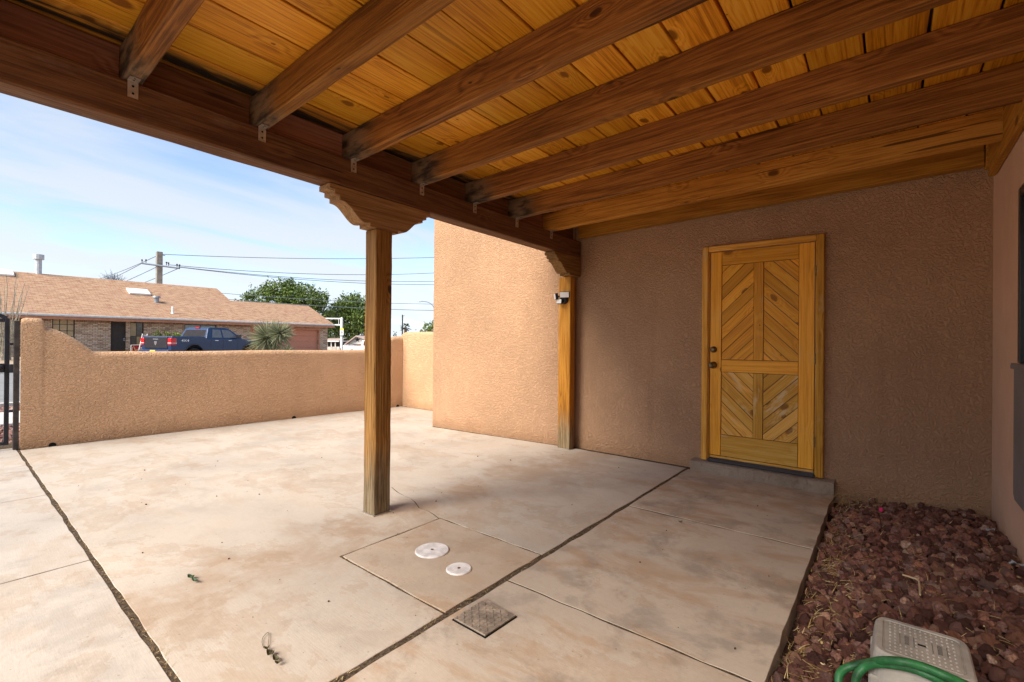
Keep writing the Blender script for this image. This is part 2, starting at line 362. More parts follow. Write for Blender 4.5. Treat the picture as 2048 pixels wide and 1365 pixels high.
MAT['yucca_leaf'] = island_rock('yucca_leaf', [(0.0, (0.17, 0.18, 0.09)), (0.5, (0.29, 0.30, 0.165)), (1.0, (0.44, 0.43, 0.27))], 0.6, 0.1)
MAT['yucca_dry'] = island_rock('yucca_dry', [(0.0, (0.20, 0.13, 0.055)), (1.0, (0.42, 0.31, 0.15))], 0.8, 0.1)
MAT['tree_leaf'] = island_rock('tree_leaf', [(0.0, (0.070, 0.110, 0.024)), (0.5, (0.125, 0.185, 0.042)), (1.0, (0.195, 0.255, 0.070))], 0.6, 0.1)
MAT['shrub_leaf'] = island_rock('shrub_leaf', [(0.0, (0.09, 0.12, 0.03)), (0.6, (0.20, 0.25, 0.045)), (1.0, (0.34, 0.36, 0.10))], 0.6, 0.1)
MAT['cypress_leaf'] = island_rock('cypress_leaf', [(0.0, (0.020, 0.042, 0.026)), (1.0, (0.05, 0.085, 0.05))], 0.7, 0.1)
MAT['bark'] = plain('bark', (0.12, 0.088, 0.065), 0.9, 0.1, var=0.35, scale=8)
MAT['ocotillo_bark'] = plain('ocotillo_bark', (0.34, 0.30, 0.23), 0.9, 0.1, var=0.4, scale=9)
MAT['pole_wood'] = plain('pole_wood', (0.27, 0.25, 0.22), 0.9, 0.1, var=0.2, scale=3)
MAT['steel_blue'] = plain('steel_blue', (0.12, 0.155, 0.20), 0.6, 0.3, 0.0)
MAT['wire'] = plain('wire', (0.10, 0.13, 0.16), 0.6, 0.3)
MAT['far_siding'] = plain('far_siding', (0.66, 0.65, 0.60), 0.7, 0.2, var=0.05)
MAT['far_roof'] = plain('far_roof', (0.44, 0.34, 0.30), 0.9, 0.1, var=0.15, scale=3)
MAT['far_brick'] = plain('far_brick', (0.30, 0.155, 0.095), 0.9, 0.1, var=0.3, scale=4)
MAT['grey_car_paint'] = plain('grey_car_paint', (0.24, 0.25, 0.27), 0.25, 0.5, 0.3)
MAT['white_car_paint'] = plain('white_car_paint', (0.72, 0.72, 0.71), 0.25, 0.5)
MAT['stone_wall'] = plain('stone_wall', (0.52, 0.45, 0.39), 0.9, 0.1, var=0.35, scale=5)


def brick_mat(name, c1, c2, mortar, w, h, swap=False):
    m = M(name, 0.9, 0.1)
    s = m.sep(m.tc())
    v = m.n('CombineXYZ', X=s[2] if swap else s[1], Y=s[1] if swap else s[2], Z=0.0)
    b = m.t.nodes.new('ShaderNodeTexBrick')
    m.t.links.new(v, b.inputs['Vector'])
    for k, x in (('Scale', 1.0), ('Mortar Size', 0.011), ('Mortar Smooth', 0.1), ('Bias', 0.0), ('Brick Width', w), ('Row Height', h)): b.inputs[k].default_value = x
    b.inputs['Color1'].default_value = (*c1, 1); b.inputs['Color2'].default_value = (*c2, 1); b.inputs['Mortar'].default_value = (*mortar, 1)
    nz = m.noise(v, 1.3, 4, 0.6)
    nz2 = m.n('TexWhiteNoise', props=dict(noise_dimensions='2D'), Vector=m.n('VectorMath', props=dict(operation='FLOOR'), _0=m.mapp(v, (1/w, 1/h, 1))))
    c = m.mix(m.rng(nz, 0.35, 0.7, 0, 0.4), b.outputs['Color'], tuple(x*0.62 for x in c2))
    c = m.mix(m.rng(nz2, 0.72, 0.78, 0, 0.55), c, mortar if not swap else c1)
    m.col(c).nor(m.bump(m.mth('SUBTRACT', 1.0, b.outputs['Fac']), 0.6, 0.012))
    return m.m

MAT['brick'] = brick_mat('brick', (0.66, 0.53, 0.41), (0.54, 0.40, 0.28), (0.20, 0.12, 0.08), 0.245, 0.088)
MAT['brick_soldier'] = brick_mat('brick_soldier', (0.36, 0.25, 0.17), (0.27, 0.165, 0.10), (0.10, 0.06, 0.045), 0.42, 0.10, True)


def shingle_mat():
    m = M('shingle', 0.95, 0.1)
    s = m.sep(m.tc())
    v = m.n('CombineXYZ', X=s[1], Y=m.mth('MULTIPLY', s[0], 1.08), Z=0.0)
    b = m.t.nodes.new('ShaderNodeTexBrick'); m.t.links.new(v, b.inputs['Vector'])
    for k, x in (('Scale', 1.0), ('Mortar Size', 0.012), ('Mortar Smooth', 0.3), ('Bias', -0.1), ('Brick Width', 0.33), ('Row Height', 0.145)): b.inputs[k].default_value = x
    b.inputs['Color1'].default_value = (0.40, 0.250, 0.155, 1); b.inputs['Color2'].default_value = (0.26, 0.125, 0.078, 1); b.inputs['Mortar'].default_value = (0.13, 0.07, 0.05, 1)
    n1 = m.noise(m.mapp(v, (1.6, 5, 1)), 1.6, 5, 0.7)
    n2 = m.noise(v, 0.5, 4)
    c = m.mix(m.rng(n1, 0.42, 0.62, 0, 0.65), b.outputs['Color'], (0.46, 0.315, 0.195))
    c = m.mix(m.rng(n2, 0.4, 0.75, 0, 0.25), c, (0.34, 0.20, 0.14))
    m.col(c).nor(m.bump(b.outputs['Fac'], 0.4, 0.02))
    return m.m
MAT['shingle'] = shingle_mat()


# ---------------------------------------------------------------- object helpers
def link_mesh(name, me, mat=None, parent=None, basis=None, smooth=False):
    o = bpy.data.objects.new(name, me); COL.objects.link(o)
    if mat is not None and not me.materials: me.materials.append(MAT[mat] if isinstance(mat, str) else mat)
    if smooth: me.polygons.foreach_set('use_smooth', [True]*len(me.polygons))
    if parent is not None:
        o.parent = parent
        o.matrix_parent_inverse = world_of(parent).inverted()
    if basis is not None: o.matrix_basis = basis
    return o

def world_of(o):
    m = o.matrix_basis.copy()
    if o.parent is not None: m = world_of(o.parent) @ o.matrix_parent_inverse @ m
    return m

def tag(o, label, cat, group=None):
    o['label'] = label; o['category'] = cat
    if group: o['group'] = group
    return o
def thing(name, label, cat, loc=(0, 0, 0), group=None):
    o = bpy.data.objects.new(name, None); COL.objects.link(o)
    o.empty_display_size = 0.2
    o.location = loc
    return tag(o, label, cat, group)
def kind(o, k): o['kind'] = k; return o

def bevel_bm(bm, off, seg=1, ang=0.5):
    es = [e for e in bm.edges if len(e.link_faces) == 2 and e.calc_face_angle(0) > ang]
    if es and off > 0: bmesh.ops.bevel(bm, geom=es, offset=off, segments=seg, profile=0.5, affect='EDGES', clamp_overlap=True)

class MB:
    """collects shapes for ONE mesh"""
    def __init__(s): s.bm = bmesh.new()
    def box(s, x0, x1, y0, y1, z0, z1, mtx=None):
        vs_ = [s.bm.verts.new((x, y, z)) for z in (z0, z1) for y in (y0, y1) for x in (x0, x1)]
        for f in ((0, 2, 3, 1), (4, 5, 7, 6), (0, 1, 5, 4), (2, 6, 7, 3), (0, 4, 6, 2), (1, 3, 7, 5)): s.bm.faces.new([vs_[i] for i in f])
        if mtx is not None:
            for v in vs_: v.co = mtx @ v.co
        return s
    def prism(s, poly, ax, a, b):
        """extrude a 2-D polygon along axis ax from a to b"""
        def pt(p, t):
            return {'x': (t, p[0], p[1]), 'y': (p[0], t, p[1]), 'z': (p[0], p[1], t)}[ax]
        v0 = [s.bm.verts.new(pt(p, a)) for p in poly]; v1 = [s.bm.verts.new(pt(p, b)) for p in poly]
        n = len(poly)
        s.bm.faces.new(v0); s.bm.faces.new(v1[::-1])
        for i in range(n): s.bm.faces.new((v0[i], v1[i], v1[(i+1) % n], v0[(i+1) % n]))
        return s
    def tube(s, pts, r, n=8, cap=True):
        pts = [Vector(p) for p in pts]
        rr = r if isinstance(r, (list, tuple)) else [r]*len(pts)
        rings = []
        ref = Vector((0, 0, 1))
        for i, p in enumerate(pts):
            d = (pts[min(i+1, len(pts)-1)] - pts[max(i-1, 0)]).normalized()
            if abs(d.dot(ref)) > 0.95: ref = Vector((1, 0, 0)) if abs(d.x) < 0.9 else Vector((0, 1, 0))
            u = d.cross(ref).normalized(); w = u.cross(d).normalized()
            rings.append([s.bm.verts.new(p + (u*math.cos(2*PI*k/n) + w*math.sin(2*PI*k/n))*rr[i]) for k in range(n)])
        for a, b in zip(rings, rings[1:]):
            for k in range(n): s.bm.faces.new((a[k], a[(k+1) % n], b[(k+1) % n], b[k]))
        if cap:
            s.bm.faces.new(rings[0][::-1]); s.bm.faces.new(rings[-1])
        return s
    def cyl(s, c, r, h, ax='z', n=24, r2=None):
        c = Vector(c); d = {'x': Vector((1, 0, 0)), 'y': Vector((0, 1, 0)), 'z': Vector((0, 0, 1))}[ax]
        return s.tube([c, c+d*h], [r, r if r2 is None else r2], n)
    def face(s, pts): s.bm.faces.new([s.bm.verts.new(p) for p in pts]); return s
    def build(s, name, mat, parent=None, bevel=0.0, seg=1, smooth=False, basis=None, ang=0.5):
        bmesh.ops.recalc_face_normals(s.bm, faces=s.bm.faces[:])
        if bevel: bevel_bm(s.bm, bevel, seg, ang)
        me = bpy.data.meshes.new(name); s.bm.to_mesh(me); s.bm.free()
        return link_mesh(name, me, mat, parent, basis, smooth)

def box(name, x0, x1, y0, y1, z0, z1, mat, parent=None, bevel=0.0, seg=1): return MB().box(x0, x1, y0, y1, z0, z1).build(name, mat, parent, bevel, seg)

def board(name, p0, p1, w, t, up, mat, parent, bevel=0.004, wob=0.0, seg=0):
    """a board of width w and thickness t from p0 to p1 (centre line), local X along it, local Z along 'up'"""
    p0, p1 = Vector(p0), Vector(p1)
    L = (p1-p0).length; ex = (p1-p0).normalized()
    ez = Vector(up); ez = (ez - ex*ez.dot(ex)).normalized(); ey = ez.cross(ex)
    n = max(1, seg)
    bm = bmesh.new(); rings = []
    for i in range(n+1):
        x = -L/2 + L*i/n
        j = [rng.normal(0, wob) if wob else 0 for _ in range(4)]
        rings.append([bm.verts.new((x, sy*w/2 + j[k], sz*t/2 + (j[(k+1) % 4]*0.6))) for k, (sy, sz) in enumerate(((-1, -1), (1, -1), (1, 1), (-1, 1)))])
    for a, b in zip(rings, rings[1:]):
        for k in range(4): bm.faces.new((a[k], a[(k+1) % 4], b[(k+1) % 4], b[k]))
    bm.faces.new(rings[0][::-1]); bm.faces.new(rings[-1])
    bmesh.ops.recalc_face_normals(bm, faces=bm.faces[:])
    if bevel: bevel_bm(bm, bevel, 1, 0.8)
    me = bpy.data.meshes.new(name); bm.to_mesh(me); bm.free()
    c = (p0+p1)/2
    basis = Matrix(((ex.x, ey.x, ez.x, c.x), (ex.y, ey.y, ez.y, c.y), (ex.z, ey.z, ez.z, c.z), (0, 0, 0, 1)))
    return link_mesh(name, me, mat, parent, basis)

def raw(name, V, F, mat, parent=None, smooth=False, basis=None):
    me = bpy.data.meshes.new(name); me.from_pydata([tuple(map(float, v)) for v in V], [], [tuple(map(int, f)) for f in F]); me.update()
    return link_mesh(name, me, mat, parent, basis, smooth)

def copy_tree(o, parent=None):
    c = o.copy(); COL.objects.link(c)
    c.parent = parent
    for ch in list(o.children): copy_tree(ch, c)
    return c

def arc(p, n): return [p(i/n) for i in range(n+1)]


# ================================================================ THE SETTING
# ---- terrain: level around the patio, rising a little to the houses across the street, falling away to the far corner
def ground_z(x, y):
    z = -0.13
    z += 0.30*min(1, max(0, (-x-24.5)/10))
    z -= 2.0*min(1, max(0, (y-21.0)/24))*min(1, max(0, (-x-4)/20))
    return z
def grid_sheet(name, xs, ys, zf, mat, parent=None):
    V = [(x, y, zf(x, y)) for y in ys for x in xs]
    n = len(xs)
    F = [(j*n+i, j*n+i+1, (j+1)*n+i+1, (j+1)*n+i) for j in range(len(ys)-1) for i in range(n-1)]
    return raw(name, V, F, mat, parent)
_xs = sorted(set([-900, -500, -300, -200, -150] + list(np.arange(-120, 30, 4.0)) + [60, 120, 300, 900]))
_ys = sorted(set([-900, -400, -200, -100] + list(np.arange(-60, 130, 4.0)) + [160, 220, 400, 900]))
kind(grid_sheet('ground', _xs, _ys, ground_z, 'ground'), 'structure')
kind(grid_sheet('road', [-24.0, -20, -16, -12.6], list(np.arange(-80, 140, 4.0)), lambda x, y: ground_z(x, y)+0.09, 'asphalt'), 'structure')
kerb = kind(MB().box(-12.6, -12.42, -60, 60, -0.2, 0.03).box(-24.3, -24.0, -60, 22, -0.2, 0.06).build('kerb', 'sidewalk'), 'structure')
kind(MB().box(-11.25, -9.75, -60, 60, -0.2, 0.0).build('sidewalk', 'sidewalk', bevel=0.01), 'structure')
kind(MB().box(-9.74, -7.56, -1.1, 0.30, -0.2, 0.0).build('path', 'sidewalk', bevel=0.01), 'structure')

# ---- patio floor: separate slabs with open, dirt-filled joints
floor = kind(bpy.data.objects.new('patio_floor', None), 'structure'); COL.objects.link(floor)
raw('joint_soil', [(-7.9, -2.2, -0.0038), (-0.36, -2.2, -0.0038), (-0.36, 5.6, -0.0038), (-7.9, 5.6, -0.0038)], [(0, 1, 2, 3)], 'dirt', floor)
def slab(poly, mat, top=0.0, jit=0.0026):
    """a slab from an outline, its edges slightly ragged"""
    out = []
    for (x0, y0), (x1, y1) in zip(poly, poly[1:]+poly[:1]):
        L = math.hypot(x1-x0, y1-y0); n = max(1, int(L/0.10))
        for i in range(n):
            f = i/n; e = 0 if i == 0 else rng.normal(0, jit)
            nx, ny = (y1-y0)/L, -(x1-x0)/L
            out.append((x0+(x1-x0)*f+nx*e, y0+(y1-y0)*f+ny*e))
    bm = bmesh.new()
    t = [bm.verts.new((x, y, top)) for x, y in out]; b = [bm.verts.new((x, y, top-0.11)) for x, y in out]
    tf = bm.faces.new(t)
    n = len(out)
    for i in range(n): bm.faces.new((t[i], b[i], b[(i+1) % n], t[(i+1) % n]))
    bm.normal_update()
    if tf.normal.z < 0: bmesh.ops.reverse_faces(bm, faces=bm.faces[:])
    es = [e for e in tf.edges]
    bmesh.ops.bevel(bm, geom=es, offset=0.0015, segments=1, profile=0.5, affect='EDGES')
    me = bpy.data.meshes.new('slab'); bm.to_mesh(me); bm.free()
    return link_mesh('slab', me, mat, floor)
slab([(-7.30, 0.552), (-1.547, 0.552), (-1.547, 1.430), (-2.410, 1.430), (-2.410, 2.192), (-1.547, 2.192), (-1.547, 4.62), (-2.9, 4.62), (-5.06, 4.43), (-7.16, 4.43)], 'slab')
slab([(-7.14, 4.436), (-5.08, 4.436), (-5.10, 5.44), (-7.08, 5.44)], 'slab')
slab([(-2.396, 1.444), (-1.549, 1.444), (-1.549, 2.178), (-2.396, 2.178)], 'slab_patch', 0.002)
for x0, x1 in ((-7.52, -6.168), (-6.158, -5.092), (-5.082, -3.420), (-3.409, -1.56)):
    slab([(x0, -2.0), (x1, -2.0), (x1, 0.527), (x0, 0.527)], 'slab_walk', -0.001, 0.002)
slab([(-1.518, 3.274), (-0.352, 3.302), (-0.352, 4.60), (-1.522, 4.60)], 'slab_porch', -0.001)
slab([(-1.516, 1.848), (-0.346, 1.866), (-0.350, 3.290), (-1.516, 3.262)], 'slab_porch', -0.002)
slab([(-1.514, -2.0), (-0.350, -2.0), (-0.348, 1.854), (-1.514, 1.836)], 'slab_porch', -0.001)
# crumbs of straw and grit lying in the joints
def strips(name, pts, mat, parent, lmin, lmax, wid, lift=0.004, flat=0.25):
    V, F = [], []
    for (x, y, z) in pts:
        L = random.uniform(lmin, lmax); a = random.uniform(0, 2*PI); el = random.gauss(0, flat); bend = random.gauss(0, 0.5)
        w = wid*random.uniform(0.6, 1.4); d = np.array([math.cos(a)*math.cos(el), math.sin(a)*math.cos(el), abs(math.sin(el))])
        s_ = np.array([-math.sin(a), math.cos(a), 0.3]); p = np.array([x, y, z+lift]); k = len(V)
        for i in range(4):
            t = i/3
            q = p + d*L*t + s_*bend*L*0.3*t*t - np.array([0, 0, 0.5*L*t*t*abs(math.sin(el))])
            V += [q - s_*w*(1-0.5*t), q + s_*w*(1-0.5*t)]
        for i in range(3): F.append((k+2*i, k+2*i+1, k+2*i+3, k+2*i+2))
    return raw(name, V, F, mat, parent)
jp = []
for _ in range(520):
    r = random.random()
    if r < 0.40: jp.append((random.uniform(-7.2, -1.6), 0.540+random.gauss(0, 0.006), -0.003))
    elif r < 0.72: jp.append((-1.533+random.gauss(0, 0.007), random.uniform(0.6, 4.6), -0.003))
    elif r < 0.86: jp.append((random.uniform(-2.41, -1.56), random.choice((1.438, 2.187))+random.gauss(0, 0.005), -0.003))
    else: jp.append((-2.402+random.gauss(0, 0.005), random.uniform(1.43, 2.19), -0.003))
kind(strips('joint_straw', jp, 'straw', floor, 0.010, 0.035, 0.0010), 'stuff')

# ---- lava rock bed beside the house wall
bed = kind(bpy.data.objects.new('gravel_bed', None), 'structure'); COL.objects.link(bed)
def bed_z(x, y): return -0.075 + 0.085*min(1, max(0, (x+0.34)/0.7)) + 0.012*math.sin(5*y+3*x)
grid_sheet('bed_soil', list(np.linspace(-0.40, 0.62, 12)), list(np.linspace(-1.0, 4.72, 40)), lambda x, y: bed_z(x, y)-0.012, 'gravel_soil', bed)
def rock_mesh(seed, sub):
    r_ = np.random.default_rng(seed)
    bm = bmesh.new(); bmesh.ops.create_icosphere(bm, subdivisions=sub, radius=1.0)
    ax = r_.uniform(0.82, 1.18, 3)
    ks = r_.normal(0, 1, (7, 3)); ph = r_.uniform(0, 6.28, 7); fr = r_.uniform(1.2, 4.5, 7)
    for v in bm.verts:
        p = np.array(v.co)
        d = sum(math.sin(fr[i]*p.dot(ks[i])+ph[i])/fr[i] for i in range(7))*0.34
        q = p*(1+d)*ax + r_.normal(0, 0.055, 3)
        v.co = q
    V = [tuple(v.co) for v in bm.verts]; bm.verts.index_update(); F = [[v.index for v in f.verts] for f in bm.faces]
    bm.free(); return np.array(V), F
hi = [rock_mesh(100+i, 2) for i in range(9)]
lo = [rock_mesh(300+i, 1) for i in range(9)]
hi_me = []
for V, F in hi:
    me = bpy.data.meshes.new('rock'); me.from_pydata([tuple(v) for v in V], [], F); me.materials.append(MAT['lava_rock']); hi_me.append(me)
def rot_random():
    q = rng.normal(0, 1, 4); q /= np.linalg.norm(q); w, x, y, z = q
    return np.array([[1-2*(y*y+z*z), 2*(x*y-w*z), 2*(x*z+w*y)], [2*(x*y+w*z), 1-2*(x*x+z*z), 2*(y*z-w*x)], [2*(x*z-w*y), 2*(y*z+w*x), 1-2*(x*x+y*y)]])
STOOL = (0.088, 2.115)
rocks = []
for layer, (sp, rmin, rmax, dz) in enumerate(((0.034, 0.010, 0.019, 0.002), (0.046, 0.012, 0.030, 0.018), (0.085, 0.009, 0.024, 0.038))):
    for x in np.arange(-0.335, 0.55, sp):
        for y in np.arange(0.9, 4.68, sp):
            X, Y = x+rng.normal(0, sp*0.3), y+rng.normal(0, sp*0.3)
            if X < -0.325 or X > 0.545 or Y > 4.665: continue
            if abs(X-STOOL[0]) < 0.10 and abs(Y-STOOL[1]+0.1) < 0.2 and layer > 0: continue
            if Y > 4.42 and X < -0.24 and layer > 0: continue
            R_ = rng.uniform(rmin, rmax)
            rocks.append((X, Y, bed_z(X, Y)+dz*rng.uniform(0.6, 1.3), R_))
def px_size(rk):
    d = np.array([rk[0], rk[1], rk[2]]) - CAM; z = d.dot(FW)
    if z < 0.3: return 0
    x, y = CX+FPX*d.dot(RT)/z, CY-FPX*d.dot(UP)/z
    return rk[3]/z if (0 < x < 2060 and 0 < y < 1375) else 0
rocks.sort(key=px_size, reverse=True)
VV, FF, k = [], [], 0
for i, (X, Y, Z, R_) in enumerate(rocks):
    if i < 280:
        o = bpy.data.objects.new('rock', hi_me[i % 9]); COL.objects.link(o); o.parent = bed
        r3 = rot_random()*R_
        o.matrix_basis = Matrix(((*r3[0], X), (*r3[1], Y), (*r3[2], Z), (0, 0, 0, 1)))
    else:
        V, F = (hi if px_size(rocks[i]) > 0.0062 else lo)[i % 9]
        VV.append(V @ (rot_random()*R_).T + np.array([X, Y, Z])); FF += [[a+k for a in f] for f in F]; k += len(V)
kind(raw('small_rocks', np.concatenate(VV), FF, 'lava_rock', bed), 'stuff')
gp = []
for _ in range(1900):
    if random.random() < 0.62: x = -0.33+abs(random.gauss(0, 0.10))
    else: x = random.uniform(-0.3, 0.54)
    y = random.uniform(1.2, 4.6)
    gp.append((x, y, bed_z(x, y)+random.uniform(0.0, 0.035)))
for _ in range(220):
    gp.append((random.uniform(-0.40, -0.05), random.uniform(4.35, 4.66), random.uniform(-0.04, 0.01)))
kind(strips('dry_straw', gp, 'straw', bed, 0.02, 0.085, 0.0014, 0.012, 0.5), 'stuff')


LV, LF = [], []
for _ in range(150):
    x = -0.33+abs(random.gauss(0, 0.16)) if random.random() < 0.5 else random.uniform(-0.3, 0.53)
    y = random.uniform(1.2, 4.6); z = bed_z(x, y)+random.uniform(0.025, 0.045); r_ = rot_random()*random.uniform(0.010, 0.022); k = len(LV)
    r_[2] *= 0.45
    for a, b, c in ((-1, 0, 0), (-0.3, -0.42, 0.12), (0.5, -0.33, 0.1), (1, 0, 0), (0.5, 0.33, 0.1), (-0.3, 0.42, 0.12)): LV.append(r_ @ np.array([a, b, c])+np.array([x, y, z]))
    LF.append(tuple(range(k, k+6)))
kind(raw('dry_leaves', LV, LF, 'straw', bed), 'stuff')


# ================================================================ THE HOUSE (stucco walls, door, step, window)
house = thing('stucco_house', 'tan stucco house walls around the porch with a wooden door', 'house', (-0.9, 4.7, 0))
WY = 4.685
DX0, DX1, DZ0, DZ1 = -1.375, -0.470, 0.10, 2.118          # door opening
mb = MB()
mb.box(-2.86, DX0-0.0, WY, WY+0.25, -0.2, 3.3)
mb.box(DX1, 0.80, WY, WY+0.25, -0.2, 3.3)
mb.box(DX0, DX1, WY, WY+0.25, DZ1, 3.3)
mb.box(DX0, DX1, WY, WY+0.25, -0.2, DZ0)
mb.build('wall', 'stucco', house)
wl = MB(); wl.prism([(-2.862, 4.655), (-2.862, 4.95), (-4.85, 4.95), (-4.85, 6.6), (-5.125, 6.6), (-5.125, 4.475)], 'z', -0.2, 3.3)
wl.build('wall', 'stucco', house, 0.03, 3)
SX = 0.558
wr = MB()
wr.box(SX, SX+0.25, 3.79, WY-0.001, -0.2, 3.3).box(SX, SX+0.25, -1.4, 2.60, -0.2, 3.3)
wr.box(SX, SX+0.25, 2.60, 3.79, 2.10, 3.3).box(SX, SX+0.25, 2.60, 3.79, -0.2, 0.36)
wr.build('wall', 'stucco_smooth_lit', house)
# window (dark, deep-set) over a grey metal panel at the right
win = MB().box(SX-0.010, SX+0.03, 3.735, 3.788, 1.128, 2.098).box(SX-0.010, SX+0.03, 2.602, 2.66, 1.128, 2.098).box(SX-0.010, SX+0.03, 2.66, 3.735, 2.045, 2.098).build('window', 'window_black', house, 0.004)
box('pane', SX+0.045, SX+0.055, 2.62, 3.78, 1.12, 2.09, 'pane_dark', win)
pan = MB().prism([(2.58, 0.365), (3.76, 0.365), (3.80, 0.395), (3.80, 1.105), (3.78, 1.124), (2.58, 1.124)], 'x', SX-0.022, SX+0.04).build('wall_panel', 'panel_grey', house, 0.006)
pan['label'] = 'grey metal panel under the dark window'
MB().prism([(2.58, 1.127), (3.785, 1.127), (3.808, 1.110), (3.808, 1.095), (2.58, 1.095)], 'x', SX-0.034, SX-0.023).build('panel_lip', 'panel_grey', pan)

# concrete door step, rough front
bm = bmesh.new()
NX = 46
prof = [(4.70, -0.05), (4.578, -0.05), (4.572, 0.03), (4.574, 0.066), (4.582, 0.090), (4.600, 0.098), (4.70, 0.104)]
rings = []
for i in range(NX+1):
    x = -1.495 + (1.145)*i/NX
    rings.append([bm.verts.new((x + (rng.normal(0, 0.004) if 0 < i < NX else 0), y + (rng.normal(0, 0.0025) if 0 < j < 5 else 0), z + (rng.normal(0, 0.002) if 1 < j < 5 else 0))) for j, (y, z) in enumerate(prof)])
for a, b in zip(rings, rings[1:]):
    for j in range(len(prof)-1): bm.faces.new((a[j], b[j], b[j+1], a[j+1]))
bm.faces.new(rings[0]); bm.faces.new(rings[-1][::-1])
bmesh.ops.recalc_face_normals(bm, faces=bm.faces[:])
me = bpy.data.meshes.new('door_step'); bm.to_mesh(me); bm.free()
link_mesh('door_step', me, 'step_concrete', house)

# door frame
DF = 4.648
frame = board('door_frame', (-1.388, DF+0.02, 0.104), (-1.388, DF+0.02, 2.15), 0.056, 0.05, (0, -1, 0), 'door_trim', house, 0.006)
frame['label'] = 'yellow wooden door frame'
for nm, a, b, w in (('frame_side', (-0.458, DF+0.02, 0.104), (-0.458, DF+0.02, 2.15), 0.056), ('frame_top', (-1.359, DF+0.0205, 2.124), (-0.487, DF+0.0205, 2.124), 0.0505)):
    board(nm, a, b, w, 0.05, (0, -1, 0), 'door_trim', frame, 0.006)
for nm, a, b in (('door_stop', (-1.356, 4.683, 0.12), (-1.356, 4.683, 2.098)), ('door_stop', (-0.489, 4.683, 0.12), (-0.489, 4.683, 2.098))):
    board(nm, a, b, 0.010, 0.04, (0, -1, 0), 'door_trim', frame, 0.002)
box('threshold', -1.352, -0.492, 4.615, 4.70, 0.1045, 0.128, 'threshold', frame, 0.006)

# door leaf: stiles, rails, mullions and the diagonal boards, each a piece
door = MB().box(-1.347, -0.497, 4.688, 4.715, 0.136, 2.092).build('door', 'window_black', house)
door['label'] = 'yellow pine door with diagonal boards in four panels'
DY = 4.678
def rail(x0, x1, z0, z1, vert, mat='door_wood', nm='rail'):
    g = 0.0018
    if vert: return board(nm, ((x0+x1)/2, DY, z0+g), ((x0+x1)/2, DY, z1-g), x1-x0-2*g, 0.022, (0, -1, 0), mat, door, 0.002)
    return board(nm, (x0+g, DY, (z0+z1)/2), (x1-g, DY, (z0+z1)/2), z1-z0-2*g, 0.022, (0, -1, 0), mat, door, 0.002)
XL, XA, XM0, XM1, XB, XR = -1.345, -1.243, -0.968, -0.888, -0.616, -0.499
rail(XL, XA, 0.160, 2.092, True, nm='stile'); rail(XB, XR, 0.160, 2.092, True, nm='stile')
rail(XA, XB, 1.962, 2.092, False); rail(XA, XB, 0.955, 1.072, False)
rail(XA, XB, 0.160, 0.362, False, 'door_worn')
rail(XM0, XM1, 1.072, 1.962, True, nm='mullion'); rail(XM0, XM1, 0.362, 0.955, True, 'door_worn', nm='mullion')
rail(XL, XR, 0.134, 0.158, False, 'door_worn', nm='weather_strip')
def clip(poly, rect):
    x0, x1, z0, z1 = rect
    for ax, lim, sg in ((0, x0, 1), (0, x1, -1), (1, z0, 1), (1, z1, -1)):
        out = []
        for p, q in zip(poly, poly[1:]+poly[:1]):
            a, b = (p[ax]-lim)*sg, (q[ax]-lim)*sg
            if a >= 0: out.append(p)
            if a*b < 0:
                t = a/(a-b); out.append((p[0]+(q[0]-p[0])*t, p[1]+(q[1]-p[1])*t))
        poly = out
        if len(poly) < 3: return []
    return poly
def diag(rect, sgn, mat, phase):
    x0, x1, z0, z1 = rect
    w = 0.1265; xc = (x0+x1)/2
    zz = z0 - 0.6 + phase
    while zz < z1+0.6:
        # strip between the 45-degree lines z = zz + sgn*(x-xc) and +w
        g = 0.0032
        poly = clip([(xc-0.5, zz+g-sgn*0.5), (xc+0.5, zz+g+sgn*0.5), (xc+0.5, zz+w-g+sgn*0.5), (xc-0.5, zz+w-g-sgn*0.5)], (x0+0.002, x1-0.002, z0+0.002, z1-0.002))
        area = abs(sum(p[0]*q[1]-q[0]*p[1] for p, q in zip(poly, poly[1:]+poly[:1])))/2 if poly else 0
        if area > 4e-4:
            a = math.atan2(sgn, 1)
            cx_, cz_ = sum(p[0] for p in poly)/len(poly), sum(p[1] for p in poly)/len(poly)
            ca, sa = math.cos(a), math.sin(a)
            loc = [((p[0]-cx_)*ca+(p[1]-cz_)*sa, -(p[0]-cx_)*sa+(p[1]-cz_)*ca) for p in poly]
            dp = 0.0135 + random.uniform(-0.0008, 0.0008)
            MB().prism(loc, 'z', 0.0, dp).build('board', mat, door, 0.0016, basis=Matrix(((ca, -sa, 0, cx_), (0, 0, -1, 4.6885), (sa, ca, 0, cz_), (0, 0, 0, 1))))
        zz += w
diag((XA, XM0, 1.072, 1.962), 1, 'door_wood', 0.035)
diag((XM1, XB, 1.072, 1.962), -1, 'door_wood', 0.035)
diag((XA, XM0, 0.362, 0.955), -1, 'door_worn', 0.02)
diag((XM1, XB, 0.362, 0.955), 1, 'door_worn', 0.02)
def knob(z, prof, nm):
    pts = [Vector((-1.312, 4.668-d, z)) for d, r in prof]
    MB().tube(pts, [r for d, r in prof], 20).build(nm, 'brass', door, smooth=True)
knob(1.165, [(0, 0.031), (0.008, 0.031), (0.014, 0.028), (0.022, 0.025), (0.024, 0.016), (0.026, 0.015), (0.027, 0.006)], 'deadbolt')
knob(1.016, [(0, 0.034), (0.006, 0.033), (0.014, 0.018), (0.028, 0.015), (0.036, 0.024), (0.048, 0.030), (0.060, 0.029), (0.067, 0.022), (0.068, 0.011), (0.071, 0.010)], 'door_knob')
for z in (1.84, 1.10, 0.40): MB().cyl((-0.4925, 4.656, z-0.045), 0.006, 0.09, 'z', 10).build('hinge', 'brass', door)


